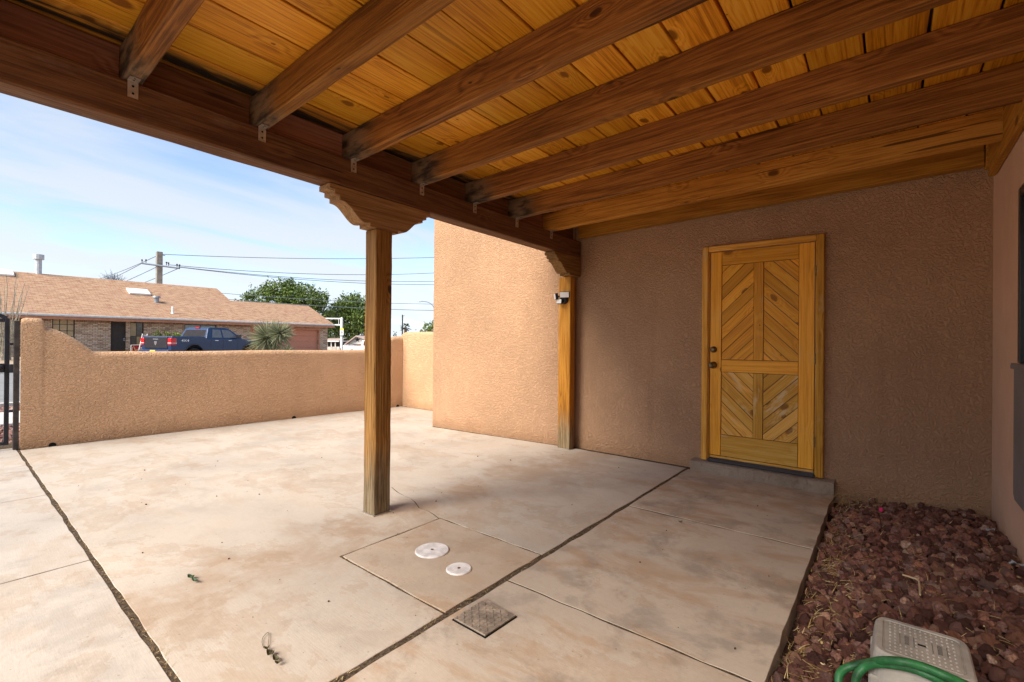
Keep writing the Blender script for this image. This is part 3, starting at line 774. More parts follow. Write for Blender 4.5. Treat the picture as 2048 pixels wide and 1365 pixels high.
# ================================================================ THE PORCH ROOF
porch = thing('porch_roof', 'timber porch roof with orange plank ceiling over dark beams and posts', 'porch', (-2.84, 1.97, 0))
def zb(x, y): return 2.420 - 0.0125*(y-1.7) + 0.0235*(x+2.77)      # underside of the joists
BX0, BX1 = -2.912, -2.772
PE = -0.85                                   # unseen porch end, cut short behind the camera to let daylight in
board('beam', ((BX0+BX1)/2, PE, zb(-2.84, PE)-0.0955), ((BX0+BX1)/2, 4.645, zb(-2.84, 4.645)-0.0955), 0.140, 0.188, (0, 0, 1), 'beam', porch, 0.008, 0.0015, 24)
JW = 0.070
JY = [0.566+0.580*k for k in range(-2, 7)]
for y in JY:
    board('joist', (-3.02, y, zb(-3.02, y)+0.0925), (0.535, y, zb(0.535, y)+0.0925), JW, 0.184, (0, 0, 1), 'ledger' if y > 4 else 'joist', porch, 0.005, 0.0018, 18)
board('ledger', (-2.765, 4.610, zb(-2.77, 4.56)+0.115), (0.50, 4.610, zb(0.5, 4.56)+0.115), 0.088, 0.184, (0, 0, 1), 'ledger', porch, 0.005, 0.001, 12)
# ledger along the house wall, with the joist ends butting it
board('ledger', (0.535, PE, zb(0.535, PE)+0.055), (0.535, 4.55, zb(0.535, 4.55)+0.055), 0.040, 0.26, (0, 0, 1), 'ledger', porch, 0.004, 0.001, 12)
box('ledger_end', 0.505, 0.552, 4.556, 4.660, zb(0.53, 4.6)+0.005, zb(0.53, 4.6)+0.18, 'ledger', porch, 0.004)
# blocking between the joists over the beam
ys = sorted(JY)
for a, b in zip(ys, ys[1:]+[4.655]):
    y0, y1 = a+JW/2+0.002, b-JW/2-0.002
    zc = (zb(-2.87, y0)+zb(-2.87, y1))/2
    board('blocking', (-2.872, y0, zb(-2.872, y0)+0.102), (-2.872, y1, zb(-2.872, y1)+0.102), 0.036, 0.158, (0, 0, 1), 'blocking', porch, 0.003, 0.001, 4)
# ceiling planks, laid across the joists, in two lengths each
PW = 0.2335
x = -3.14
i = 0
while x < 0.50:
    xa, xb = x, min(x+PW, 0.520)
    xm = (xa+xb)/2
    wv = (xb-xa) - random.uniform(0.006, 0.016)
    cut = JY[random.choice([3, 5, 6])] if i % 2 else JY[random.choice([4, 7])]
    slope_up = (-0.0235, 0.0125, 1)
    mt = 'plank_stained' if -2.92 < xm < -2.70 else 'plank'
    for y0, y1 in ((PE-0.06, cut-0.002), (cut+0.002, 4.672)):
        board('plank', (xm, y1, zb(xm, y1)+0.185+0.019), (xm, y0, zb(xm, y0)+0.185+0.019), wv, 0.036, slope_up, mt, porch, 0.003, 0.0016, 14)
    x += PW; i += 1
board('roof_deck', (-1.30, PE-0.08, zb(-1.30, PE-0.08)+0.262), (-1.30, 4.682, zb(-1.30, 4.682)+0.262), 3.70, 0.07, (-0.0235, 0.0125, 1), 'roof_membrane', porch, 0.0)
board('fascia', (-3.165, PE-0.08, zb(-3.16, PE-0.08)+0.2), (-3.165, 4.66, zb(-3.16, 4.66)+0.2), 0.035, 0.20, (0, 0, 1), 'blocking', porch, 0.003)

# corbels and posts
def corbel_half(y0, sg, top):
    """profile of one arm, from its tip to the post, as (y, z) points; sg = direction from the tip to the post"""
    d = [(0, 0.0), (0, -0.036), (0.036, -0.036), (0.036, -0.066), (0.072, -0.066), (0.072, -0.096), (0.090, -0.096)]
    n = 12
    for i in range(1, n+1):
        t = i/n
        d.append((0.090+0.170*t, -0.096-0.108*(0.5-0.5*math.cos(PI*t))))
    d += [(0.285, -0.201), (0.300, -0.196), (0.300, -0.222), (0.345, -0.222)]
    return [(y0+sg*a, top+b) for a, b in d]
PY, PX = 1.972, -2.838
ctop = zb(-2.84, PY)-0.1915
L_ = corbel_half(1.556, 1, ctop+0.004); R_ = corbel_half(2.390, -1, ctop-0.006)
# the profile swaps to local X along the beam so that the grain runs with it
def corbel(profile, yc, zc, name='corbel'):
    loc = [(p[0]-yc, p[1]-zc) for p in profile]
    m = MB(); m.prism([(a, b) for a, b in loc], 'y', -0.067, 0.067)
    return m.build(name, 'corbel', porch, 0.003, basis=Matrix(((0, -1, 0, PX-0.003), (1, 0, 0, yc), (0, 0, 1, zc), (0, 0, 0, 1))), ang=0.9)
corbel(L_ + R_[::-1], PY, ctop-0.1)
def post(x, y, wx, wy, z1, mat):
    return board('post', (x, y, 0.004), (x, y, z1), wx, wy, (0, -1, 0), mat, porch, 0.006, 0.0016, 16)
post(PX, PY, 0.132, 0.136, ctop-0.2225, 'post')
MB().box(PX-0.072, PX+0.072, PY-0.074, PY+0.074, 0.0005, 0.006).build('post_base', 'galvanised', porch)
c2 = zb(-2.84, 4.3)-0.1915
H_ = corbel_half(4.115, 1, c2)
corbel(H_ + [(4.645, c2-0.222), (4.645, c2)], 4.35, c2-0.1)
post(-2.903, 4.562, 0.160, 0.098, c2-0.2225, 'post_wall')
MB().box(-2.985, -2.822, 4.510, 4.612, 0.0005, 0.006).build('post_base', 'galvanised', porch)
# galvanised angle clips under the joist ends, two nail holes in each leaf
for y in JY:
    z = zb(BX1, y)
    cl = MB().box(BX1+0.001, BX1+0.004, y-0.024, y+0.016, z-0.082, z-0.0015).box(BX1+0.004, BX1+0.050, y-0.024, y+0.016, z-0.0045, z-0.0015).build('angle_clip', 'galvanised', porch)
    mh = MB()
    for dz in (0.028, 0.062): mh.cyl((BX1+0.0036, y-0.004, z-dz), 0.0055, 0.0014, 'x', 8)
    for dx in (0.018, 0.038): mh.cyl((BX1+dx, y-0.004, z-0.0052), 0.0045, 0.0012, 'z', 8)
    mh.build('nail_hole', 'black_hole', cl)

# security light on the wall post
SLx, SLy, SLz = -2.905, 4.505, 1.725
sl = thing('security_light', 'small black security light with two pale lamp heads on the wall post', 'lamp', (SLx, SLy, SLz))
MB().cyl((SLx+0.005, SLy+0.008, SLz-0.012), 0.056, -0.042, 'y', 20, 0.040).build('body', 'black_plastic', sl, 0.004)
def head(c, sx, sy, sz, rz, rx, nm='lamp_head'):
    mtx = Matrix.Translation(Vector(c)) @ Matrix.Rotation(rz, 4, 'Z') @ Matrix.Rotation(rx, 4, 'X')
    h_ = MB().box(-sx, sx, -sy, sy, -sz, sz, mtx).build(nm, 'black_plastic', sl, 0.003)
    MB().box(-sx*0.92, sx*0.92, -sy-0.004, -sy-0.0005, -sz*0.88, sz*0.88, mtx).build('lens', 'lamp_lens', h_, 0.001)
head((SLx-0.062, SLy-0.065, SLz+0.020), 0.032, 0.016, 0.036, -0.75, 0.15)
head((SLx+0.048, SLy-0.060, SLz+0.036), 0.056, 0.016, 0.034, 0.35, 0.2)
head((SLx-0.022, SLy-0.052, SLz-0.040), 0.036, 0.014, 0.026, -0.1, -0.1, 'motion_sensor')
MB().tube([(SLx, SLy-0.02, SLz), (SLx-0.03, SLy-0.045, SLz+0.02), (SLx-0.055, SLy-0.052, SLz+0.02)], 0.010, 8).build('arm', 'black_plastic', sl)


# ================================================================ GARDEN WALLS AND GATE
def capped_wall(o_name, base, prof, thick, label, top_r=0.07):
    """wall with a rounded top: prof = (s, height) along the local x; base = (origin, angle); visible face at local y=0"""
    bm = bmesh.new()
    n = 7
    rings = []
    for s_, h_ in prof:
        r = []
        r.append((0.0, -0.2)); r.append((0.0, h_-top_r))
        for k in range(1, n): a = PI/2*k/n; r.append((top_r*(1-math.cos(a)), h_-top_r+top_r*math.sin(a)))
        r.append((top_r, h_)); r.append((thick-top_r, h_))
        for k in range(1, n): a = PI/2*k/n; r.append((thick-top_r+top_r*math.sin(a), h_-top_r+top_r*math.cos(a)))
        r.append((thick, h_-top_r)); r.append((thick, -0.2))
        rings.append([bm.verts.new((s_, yy, zz)) for yy, zz in r])
    for a, b in zip(rings, rings[1:]):
        for k in range(len(a)-1): bm.faces.new((a[k], b[k], b[k+1], a[k+1]))
    bm.faces.new(rings[0]); bm.faces.new(rings[-1][::-1])
    bmesh.ops.recalc_face_normals(bm, faces=bm.faces[:])
    me = bpy.data.meshes.new(o_name); bm.to_mesh(me); bm.free()
    (ox, oy), ang = base
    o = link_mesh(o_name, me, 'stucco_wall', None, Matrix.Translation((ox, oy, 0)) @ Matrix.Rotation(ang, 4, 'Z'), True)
    o.data.set_sharp_from_angle(angle=0.9)
    return tag(o, label, 'wall')
A, B = Vector((-7.36, 0.556)), Vector((-7.095, 5.47))
WANG = math.atan2(B.y-A.y, B.x-A.x)
WL = (B-A).length
prof = [(0.0, 1.425), (0.02, 1.438), (0.05, 1.442), (0.12, 1.442), (0.155, 1.436), (0.172, 1.41), (0.180, 1.37), (0.190, 1.342)]
prof += [(0.190+0.395*t, 1.070+0.270*(1-t**1.5)) for t in np.linspace(0.06, 1.0, 14)]
prof += [(0.62, 1.060), (0.70, 1.060)] + [(s_, 1.060+0.004*math.sin(s_*3)) for s_ in np.linspace(0.9, 4.25, 14)]
prof += [(4.25+0.55*t, 1.060+0.24*(0.5-0.5*math.cos(PI*t))) for t in np.linspace(0.1, 1, 8)] + [(WL, 1.31)]
pw = capped_wall('garden_wall', ((A.x, A.y), WANG), prof, 0.22, 'low tan stucco garden wall with a curved step down beside the gate')
for s_ in (0.25, 2.93, WL-0.10):
    MB().tube([(s_, -0.003, 0.006), (s_, 0.06, 0.006)], 0.032, 14).build('drain_hole', 'black_hole', pw, basis=Matrix.Identity(4)).matrix_parent_inverse = Matrix.Identity(4)
rprof = [(0.0, 1.27), (0.03, 1.335), (0.07, 1.372), (0.12, 1.388), (0.3, 1.392), (1.2, 1.392), (2.0, 1.39), (2.6, 1.39)]
capped_wall('garden_wall', ((-7.20, 5.475), 0.0), rprof, 0.22, 'taller tan stucco wall closing the patio behind the house corner')

# gate: black steel frame, leaning open strip, latch with chain, and the hinge post on the wall end
gate = thing('iron_gate', 'black iron gate with a latch box and hanging chain', 'gate', (-7.47, 0.0, 0))
GX = -7.47
def gbar(a, b, w=0.018, nm='gate_rail', mat='black_metal'): return MB().tube([a, b], w, 4).build(nm, mat, gate)
MB().box(GX-0.019, GX+0.019, 0.437, 0.475, 0.050, 1.430).build('gate_stile', 'black_metal', gate, 0.003)
MB().box(GX-0.019, GX+0.019, -0.60, -0.562, 0.050, 1.430).build('gate_stile', 'black_metal', gate, 0.003)
MB().box(GX-0.017, GX+0.017, -0.562, 0.437, 0.052, 0.086).build('gate_rail', 'black_metal', gate, 0.003)
MB().box(GX-0.017, GX+0.017, -0.562, 0.437, 1.388, 1.426).build('gate_rail', 'black_metal', gate, 0.003)
top = MB().tube([(GX, 0.452, 1.432), (GX, 0.35, 1.487), (GX, 0.22, 1.54), (GX, -0.06, 1.60), (GX, -0.34, 1.54), (GX, -0.58, 1.432)], 0.022, 6)
top.build('gate_arch', 'black_metal', gate)
for y in (0.32, 0.18, 0.04, -0.10, -0.24, -0.38, -0.50):
    MB().box(GX-0.008, GX+0.008, y-0.008, y+0.008, 0.084, 1.39).build('gate_bar', 'black_metal', gate)
lt = MB().box(GX-0.025, GX+0.025, 0.335, 0.437, 0.842, 0.938).build('latch_box', 'black_metal', gate, 0.003)
MB().tube([(GX+0.026, 0.415, 0.90), (GX+0.07, 0.41, 0.90), (GX+0.085, 0.36, 0.893), (GX+0.082, 0.25, 0.878)], [0.022, 0.020, 0.013, 0.009], 10).build('latch_handle', 'black_metal', lt, smooth=True)
ch = MB()
for i in range(11):
    z = 0.835-0.019*i; c = Vector((GX+0.03, 0.355+0.002*math.sin(i), z))
    pts = [c+Vector((0.0055*math.cos(a)*(i % 2), 0.0055*math.cos(a)*(1-i % 2), 0.013*math.sin(a))) for a in np.linspace(0, 2*PI, 9)]
    ch.tube(pts, 0.0017, 5, False)
c = Vector((GX+0.03, 0.352, 0.605))
ch.tube([c+Vector((0, 0.019*math.cos(a), 0.019*math.sin(a))) for a in np.linspace(0, 2*PI, 15)], 0.003, 6, False)
ch.tube([c+Vector((0, 0.012*math.cos(a), -0.036+0.016*math.sin(a))) for a in np.linspace(0, 2*PI, 13)], 0.004, 6, False)
ch.build('chain', 'brass', gate)
gp_ = MB().box(-7.415, -7.375, 0.500, 0.545, 0.0, 1.405).build('gate_post', 'brown_metal', gate, 0.004)
for z in (1.15, 0.42): MB().box(-7.46, -7.40, 0.470, 0.505, z-0.012, z+0.012).build('stop_bolt', 'black_metal', gp_)
MB().box(-7.45, -7.38, 0.470, 0.502, 0.84, 0.93).build('strike_plate', 'black_metal', gp_)
# red gravel outside the gate
VV, FF, k = [], [], 0
for _ in range(1500):
    if random.random() < 0.6: X, Y = random.uniform(-9.72, -7.7), random.uniform(0.33, 1.5)
    else: X, Y = random.uniform(-12.4, -11.27), random.uniform(-0.6, 1.6)
    V, F = lo[_ % 9]
    VV.append(V @ (rot_random()*random.uniform(0.018, 0.042)).T + np.array([X, Y, -0.045])); FF += [[a+k for a in f] for f in F]; k += len(V)
raw_g = kind(raw('red_gravel', np.concatenate(VV), FF, 'yard_gravel'), 'stuff')
tag(raw_g, 'red gravel strips beside the path outside the gate', 'gravel')


# ================================================================ SMALL THINGS ON THE PATIO
def cover(x, y, r, label):
    t = thing('cleanout_cover', label, 'cover', (x, y, 0.002))
    MB().tube([(x, y, 0.0022), (x, y, 0.006), (x, y, 0.0095)], [r, r, r-0.005], 48).build('disc', 'cover_plastic', t, smooth=False)
    MB().cyl((x, y, 0.0096), 0.0085, 0.002, 'z', 10).build('screw', 'brass', t)
cover(-2.060, 1.812, 0.098, 'larger round pale cleanout cover on the square concrete patch')
cover(-1.783, 1.757, 0.068, 'smaller round pale cleanout cover on the square concrete patch')
tp = thing('tread_plate_cover', 'square rusty diamond tread plate set in the concrete', 'plate', (-1.385, 1.527, 0))
qx = [(-1.478, 1.428), (-1.292, 1.428), (-1.283, 1.618), (-1.478, 1.632)]
MB().prism([(a+(0.006 if a > -1.4 else -0.006), b+(0.006 if b > 1.5 else -0.006)) for a, b in qx], 'z', -0.0038, 0.0012).build('frame_gap', 'black_hole', tp)
pl = MB().prism(qx, 'z', 0.0014, 0.0085).build('plate', 'tread_plate', tp, 0.0015)
rm = MB()
for i in range(9):
    for j in range(9):
        X, Y = -1.470+0.0226*i, 1.438+0.0226*j
        if X > -1.293 or Y > 1.616: continue
        a = PI/4 if (i+j) % 2 else -PI/4
        mtx = Matrix.Translation((X, Y, 0.0086)) @ Matrix.Rotation(a, 4, 'Z')
        rm.prism([(-0.0125, 0), (0, -0.0032), (0.0125, 0), (0, 0.0032)], 'z', 0, 0.0022)
        vs_ = rm.bm.verts[:][-8:]
        for v in vs_: v.co = mtx @ v.co
rm.build('tread', 'tread_plate', pl)

# step stool with studded treads
st = thing('step_stool', 'grey plastic step stool with studded treads standing in the lava rock', 'stool', (STOOL[0], STOOL[1], 0.0))
def rrect(x0, x1, y0, y1, r, n=5):
    out = []
    for cx_, cy_, a0 in ((x1-r, y1-r, 0), (x0+r, y1-r, PI/2), (x0+r, y0+r, PI), (x1-r, y0+r, 1.5*PI)):
        out += [(cx_+r*math.cos(a0+PI/2*i/n), cy_+r*math.sin(a0+PI/2*i/n)) for i in range(n+1)]
    return out
def tread(x0, x1, y0, y1, z, nm):
    bm = bmesh.new()
    def ring(g, zz): return [bm.verts.new((a, b, zz)) for a, b in rrect(x0+g, x1-g, y0+g, y1-g, max(0.012, 0.042-g))]
    prof_ = [(-0.012, z-0.10), (-0.004, z-0.03), (0.0, z-0.008), (0.006, z), (0.022, z), (0.0235, z-0.004), (0.027, z-0.004), (0.0285, z-0.001), (0.033, z-0.001)]
    rs = [ring(g, zz) for g, zz in prof_]
    for a, b in zip(rs, rs[1:]):
        for k in range(len(a)): bm.faces.new((a[k], a[(k+1) % len(a)], b[(k+1) % len(a)], b[k]))
    bm.faces.new(rs[-1])
    bmesh.ops.recalc_face_normals(bm, faces=bm.faces[:])
    me = bpy.data.meshes.new(nm); bm.to_mesh(me); bm.free()
    t = link_mesh(nm, me, 'grey_plastic', st)
    sd = MB(); cx_, cy_ = (x0+x1)/2, (y0+y1)/2
    nx, ny = int((x1-x0-0.085)/0.0135), int((y1-y0-0.085)/0.021)
    for i in range(nx+1):
        for j in range(ny+1):
            X = x0+0.0425+(x1-x0-0.085)*i/nx; Y = y0+0.0425+(y1-y0-0.085)*j/ny
            if abs(Y-cy_) < 0.036 and (abs(X-cx_+0.038) < 0.022 or abs(X-cx_-0.046) < 0.022 or abs(X-cx_) < 0.012): continue
            sd.tube([(X, Y, z-0.001), (X, Y, z+0.0028)], [0.0038, 0.0015], 6)
    sd.build('stud', 'grey_plastic', t)
    return t, cx_, cy_
t1, cx_, cy_ = tread(-0.038, 0.212, 1.972, 2.240, 0.205, 'upper_tread')
for sx in (-0.038, 0.046):
    emb = MB()
    emb.box(cx_+sx-0.019, cx_+sx-0.0175, cy_-0.034, cy_+0.034, 0.2042, 0.2056)
    emb.box(cx_+sx+0.0175, cx_+sx+0.019, cy_-0.034, cy_+0.034, 0.2042, 0.2056)
    for k in range(9):
        yy = cy_-0.028+0.007*k
        emb.box(cx_+sx-0.006, cx_+sx+0.006, yy-0.0009, yy+0.0009, 0.2042, 0.2060)
        if k % 3 == 0: emb.box(cx_+sx-0.0055, cx_+sx-0.004, yy, yy+0.006, 0.2042, 0.2060)
    kind(emb.build('embossed_mark', 'grey_plastic_dark', t1), 'stuff')
MB().box(cx_-0.010, cx_+0.012, cy_-0.008, cy_+0.003, 0.2043, 0.2050).build('grip_hole', 'black_hole', t1)
tread(-0.030, 0.205, 1.690, 1.948, 0.125, 'lower_tread')
for X, Y, z1 in ((-0.03, 2.22, 0.12), (0.20, 2.22, 0.12), (-0.03, 1.99, 0.12), (0.20, 1.99, 0.12), (-0.02, 1.71, 0.05), (0.195, 1.71, 0.05)):
    MB().box(X-0.022, X+0.022, Y-0.022, Y+0.022, -0.08, z1).build('leg', 'grey_plastic', st, 0.006)
# green hose: two loops hanging over the stool
hose = [on_z(*p) for p in ((1690, 1400, 0.02), (1679, 1372, 0.05), (1678, 1352, 0.075), (1690, 1338, 0.095), (1716, 1330, 0.12), (1738, 1326, 0.15), (1762, 1322, 0.19), (1800, 1323, 0.222), (1850, 1335, 0.226), (1900, 1356, 0.224), (1960, 1384, 0.19), (2020, 1420, 0.10), (2060, 1460, 0.03),
                                     (2020, 1500, 0.02), (1900, 1500, 0.02), (1780, 1470, 0.02), (1722, 1420, 0.04), (1712, 1380, 0.08), (1714, 1352, 0.11), (1730, 1334, 0.14), (1752, 1328, 0.17), (1785, 1330, 0.190), (1830, 1340, 0.196), (1880, 1362, 0.190), (1940, 1395, 0.15), (1990, 1430, 0.08))]
def spline(pts, n=6):
    pts = [Vector(p) for p in pts]; out = []
    for i in range(len(pts)-1):
        p0, p1, p2, p3 = pts[max(i-1, 0)], pts[i], pts[i+1], pts[min(i+2, len(pts)-1)]
        for k in range(n):
            t = k/n
            out.append(0.5*((2*p1)+(p2-p0)*t+(2*p0-5*p1+4*p2-p3)*t*t+(3*p1-p0-3*p2+p3)*t**3))
    return out+[pts[-1]]
tag(MB().tube(spline(hose), 0.0125, 12).build('garden_hose', 'hose', smooth=True), 'green garden hose looped over the grey step stool', 'hose')

# a curled dry stem, a pink tag and a scrap of clear plastic on the lava rock
pts = [on_z(x, y, 0.045) for x, y in ((1805, 1150), (1822, 1155), (1836, 1161), (1839, 1170), (1840, 1190))]
tag(MB().tube(spline(pts, 4), 0.0042, 6).build('dry_stem', 'twig'), 'pale bent dry stem lying on the lava rock', 'stem')
p = on_z(1762, 1022, 0.03)
tag(MB().box(p[0]-0.010, p[0]+0.010, p[1]-0.004, p[1]+0.004, p[2]-0.006, p[2]+0.022).build('pink_tag', 'pink_tag', bevel=0.003), 'small bright pink tag standing in the lava rock', 'tag')
def crumple(name, c, r, mat, label, cat, seed, flat=0.35):
    r_ = np.random.default_rng(seed)
    n = 9; V = [np.array(c)+np.array([0, 0, r*flat*0.6])]; F = []
    for i in range(n):
        a = 2*PI*i/n; q = r*r_.uniform(0.6, 1.2); V.append(np.array(c)+np.array([math.cos(a)*q, math.sin(a)*q, r*flat*r_.uniform(0.0, 1.0)]))
    for i in range(n): F.append((0, 1+i, 1+(i+1) % n))
    o = raw(name, V, F, mat); md = o.modifiers.new('t', 'SOLIDIFY'); md.thickness = 0.0012
    return tag(o, label, cat)
crumple('plastic_scrap', on_z(2035, 1136, 0.035), 0.042, 'clear_scrap', 'crumpled clear plastic scrap by the foot of the house wall', 'scrap', 5, 0.9)
crumple('plastic_scrap', on_z(1980, 1063, 0.035), 0.030, 'clear_scrap', 'small grey plastic scrap on the lava rock near the wall corner', 'scrap', 8, 0.8)
def leaf(px, py, L, w, ang, mat, label, seed):
    p = on_z(px, py, 0.002); r_ = np.random.default_rng(seed); V, F = [], []
    n = 6
    for i in range(n+1):
        t = i/n; hw = w*math.sin(PI*min(0.97, max(0.04, t)))**0.8
        x = (t-0.5)*L; z = 0.004+0.010*(t-0.5)**2*4+r_.uniform(0, 0.003)
        for s_ in (-1, 0, 1):
            yy = s_*hw; q = (x*math.cos(ang)-yy*math.sin(ang), x*math.sin(ang)+yy*math.cos(ang))
            V.append((p[0]+q[0], p[1]+q[1], p[2]+z+0.006*abs(s_)))
    for i in range(n):
        for j in range(2): a = 3*i+j; F.append((a, a+1, a+4, a+3))
    o = raw('leaf', V, F, mat); md = o.modifiers.new('t', 'SOLIDIFY'); md.thickness = 0.0008
    return tag(o, label, 'leaf')
leaf(382, 1158, 0.042, 0.014, 0.4, 'green_leaf', 'dark green fallen leaf in the open part of the large slab', 1)
leaf(390, 1165, 0.050, 0.010, 0.2, 'green_leaf', 'narrow dark leaf touching the green leaf on the large slab', 2)
leaf(1361, 1047, 0.030, 0.010, 0.9, 'dead_leaf', 'small brown dry leaf on the slab in front of the door step', 3)
# the curled dried plant bit near the joint
dp = thing('dried_weed', 'curled dried weed with a looped stem lying on the slab', 'weed', tuple(on_z(545, 1318, 0)))
lp = [on_z(x, y, 0.006) for x, y in ((527, 1296), (524, 1285), (526, 1275), (533, 1267), (537, 1266), (538, 1274), (536, 1292), (534, 1300), (536, 1308))]
MB().tube(spline(lp, 4), 0.0011, 5).build('stem', 'dead_leaf', dp)
for (x, y, L, w, a, sd) in ((533, 1302, 0.020, 0.007, 1.0, 3), (541, 1312, 0.032, 0.015, 0.5, 4), (552, 1323, 0.036, 0.011, 0.1, 5), (556, 1331, 0.022, 0.008, 1.2, 6)):
    l_ = leaf(x, y, L, w, a, 'dead_leaf', '', sd); del l_['label']; del l_['category']; l_.parent = dp; l_.matrix_parent_inverse = world_of(dp).inverted()
# grit and crumbs scattered over the slabs
V, F, VV, FF, k = None, None, [], [], 0
for _ in range(80):
    X, Y = random.uniform(-5.5, -0.4), random.uniform(0.7, 4.4)
    V, F = lo[_ % 9]; VV.append(V @ (rot_random()*random.choice((0.002, 0.0025, 0.003, 0.005))).T + np.array([X, Y, 0.002])); FF += [[a+k for a in f] for f in F]; k += len(V)
kind(tag(raw('grit', np.concatenate(VV), FF, 'gravel_soil'), 'dark crumbs of grit scattered over the slabs', 'grit'), 'stuff')
# the fine crack that runs from the square patch past the post
ck = [on_z(x, y, 0.0003) for x, y in ((880, 1040), (868, 1030), (855, 1022), (846, 1019), (838, 1016), (830, 1005), (822, 998), (808, 992), (795, 985), (783, 975))]
V, F = [], []
for i, p in enumerate(ck):
    w = 0.0016+0.0012*math.sin(i*1.7); V += [(p[0]-w, p[1]-w, 0.0012), (p[0]+w, p[1]+w, 0.0012)]
for i in range(len(ck)-1): F.append((2*i, 2*i+1, 2*i+3, 2*i+2))
raw('crack', V, F, 'dirt', floor)


# ================================================================ ACROSS THE STREET
HX, EX, EZ, SL = -38.0, -37.4, 2.58, 0.40            # facade plane, eave line, eave height, roof slope
def roof_z(x): return EZ + SL*(EX-x)
def on_roof(px, py):
    r = ray(px, py); t = (EZ+SL*EX-CAM[2])/(r[2]+SL*r[0]); return CAM + r*t
GY0, GY1, HY0 = 14.95, 21.55, -12.0
bh = thing('brick_house', 'long pale brick house with tan shingle roof across the street', 'house', (HX, 8, 0))
def facade(holes, y0, y1, z0, z1, x, thick, mat, parent, nm='wall'):
    """wall with rectangular openings, built as abutting blocks"""
    m = MB(); ys = sorted({y0, y1, *[h[0] for h in holes], *[h[1] for h in holes]})
    for a, b in zip(ys, ys[1:]):
        hs = sorted([h for h in holes if h[0] < (a+b)/2 < h[1]], key=lambda h: h[2])
        z = z0
        for h in hs:
            if h[2] > z: m.box(x-thick, x, a, b, z, h[2])
            z = h[3]
        if z < z1: m.box(x-thick, x, a, b, z, z1)
    return m.build(nm, mat, parent)
W1 = (4.10, 5.08, 0.95, 2.40); DR = (6.74, 7.50, 0.20, 2.30); SWN = (7.70, 8.42, 0.45, 2.30); BW = (10.68, 12.66, 1.10, 2.26); GD = (15.05, 20.42, 0.10, 2.07)
facade([W1, DR, SWN, BW, GD], HY0, 21.24, -0.2, 2.46, HX, 0.3, 'brick', bh)
for y0_, y1_, z0_ in ((HY0, 4.05, 2.20), (5.12, 6.70, 2.20), (8.5, 10.6, 2.24), (12.7, 15.0, 2.20)):
    box('soldier_course', HX+0.0005, HX+0.015, y0_, y1_, z0_, 2.46, 'brick_soldier', bh)
box('wall', HX-8, HX-0.3, 21.0, 21.24, -0.2, 2.5, 'brick', bh)
def window(parent, r, pane, nx, nz, nm='window', depth=0.10):
    y0, y1, z0, z1 = r; f = 0.05; m = MB()
    m.box(HX-depth-0.05, HX-depth, y0, y0+f, z0, z1).box(HX-depth-0.05, HX-depth, y1-f, y1, z0, z1)
    m.box(HX-depth-0.05, HX-depth, y0+f, y1-f, z0, z0+f).box(HX-depth-0.05, HX-depth, y0+f, y1-f, z1-f, z1)
    for i in range(1, nx): yy = y0+(y1-y0)*i/nx; m.box(HX-depth-0.04, HX-depth-0.004, yy-0.014, yy+0.014, z0+f, z1-f)
    for i in range(1, nz): zz = z0+(z1-z0)*i/nz; m.box(HX-depth-0.038, HX-depth-0.006, y0+f, y1-f, zz-0.014, zz+0.014)
    w = m.build(nm, 'dark_frame', parent)
    for i in range(nx):
        for j in range(nz):
            a, b = y0+(y1-y0)*i/nx, y0+(y1-y0)*(i+1)/nx; c, d = z0+(z1-z0)*j/nz, z0+(z1-z0)*(j+1)/nz
            box('pane', HX-depth-0.03, HX-depth-0.02, a+0.01, b-0.01, c+0.01, d-0.01, pane[(i+j) % len(pane)] if isinstance(pane, list) else pane, w)
    return w
window(bh, (W1[0], W1[1], 1.28, 2.40), 'pane_blind', 3, 3)
window(bh, (W1[0], W1[1], 0.95, 1.27), 'pane_dark', 1, 1)
window(bh, SWN, ['pane_dark', 'pane_blind'], 2, 2, depth=0.2)
window(bh, BW, 'pane_sky', 2, 1)
dd = box('door', HX-0.26, HX-0.2, DR[0], DR[1], DR[2], DR[3], 'dark_door', bh)
for i in range(2):
    for j in range(3):
        y0 = DR[0]+0.10+0.31*i; z0 = DR[2]+0.15+0.64*j; box('panel', HX-0.199, HX-0.19, y0, y0+0.25, z0, z0+0.52, 'dark_door', dd, 0.004)
for z in (1.12, 1.22): MB().cyl((HX-0.19, DR[1]-0.08, z), 0.035, 0.06, 'x', 10).build('handle', 'chrome', dd)
gd = thing_gd = box('garage_door', HX-0.24, HX-0.2, GD[0], GD[1], GD[2], GD[3], 'garage_door', bh)
for j in range(4):
    z0 = GD[2]+0.01+0.49*j; box('panel', HX-0.199, HX-0.175, GD[0]+0.01, GD[1]-0.01, z0, z0+0.475, 'garage_door', gd, 0.006)
MB().box(HX-0.02, HX+0.03, GD[0]-0.12, GD[0], 0.0, 2.20).box(HX-0.02, HX+0.03, GD[1], GD[1]+0.14, 0.0, 2.20).box(HX-0.02, HX+0.03, GD[0], GD[1], 2.07, 2.24).build('garage_trim', 'fascia', bh)
def slab_roof(poly, t, nm, mat, parent):
    """a roof plane: polygon of (x, y) on the front slope or given 3-D points, with thickness"""
    m = MB(); bmx = m.bm
    a = [bmx.verts.new(p) for p in poly]; b = [bmx.verts.new((p[0], p[1], p[2]-t)) for p in poly]
    bmx.faces.new(a); bmx.faces.new(b[::-1])
    for i in range(len(a)): bmx.faces.new((a[i], a[(i+1) % len(a)], b[(i+1) % len(a)], b[i]))
    return m.build(nm, mat, parent)
RX, RX2 = -44.95, -42.0
rf = slab_roof([(EX, HY0, EZ), (EX, GY1, EZ), (RX2, GY1, roof_z(RX2)), (RX2, GY0, roof_z(RX2)), (RX, GY0, roof_z(RX)), (RX, HY0, roof_z(RX))], 0.06, 'roof', 'shingle', bh)
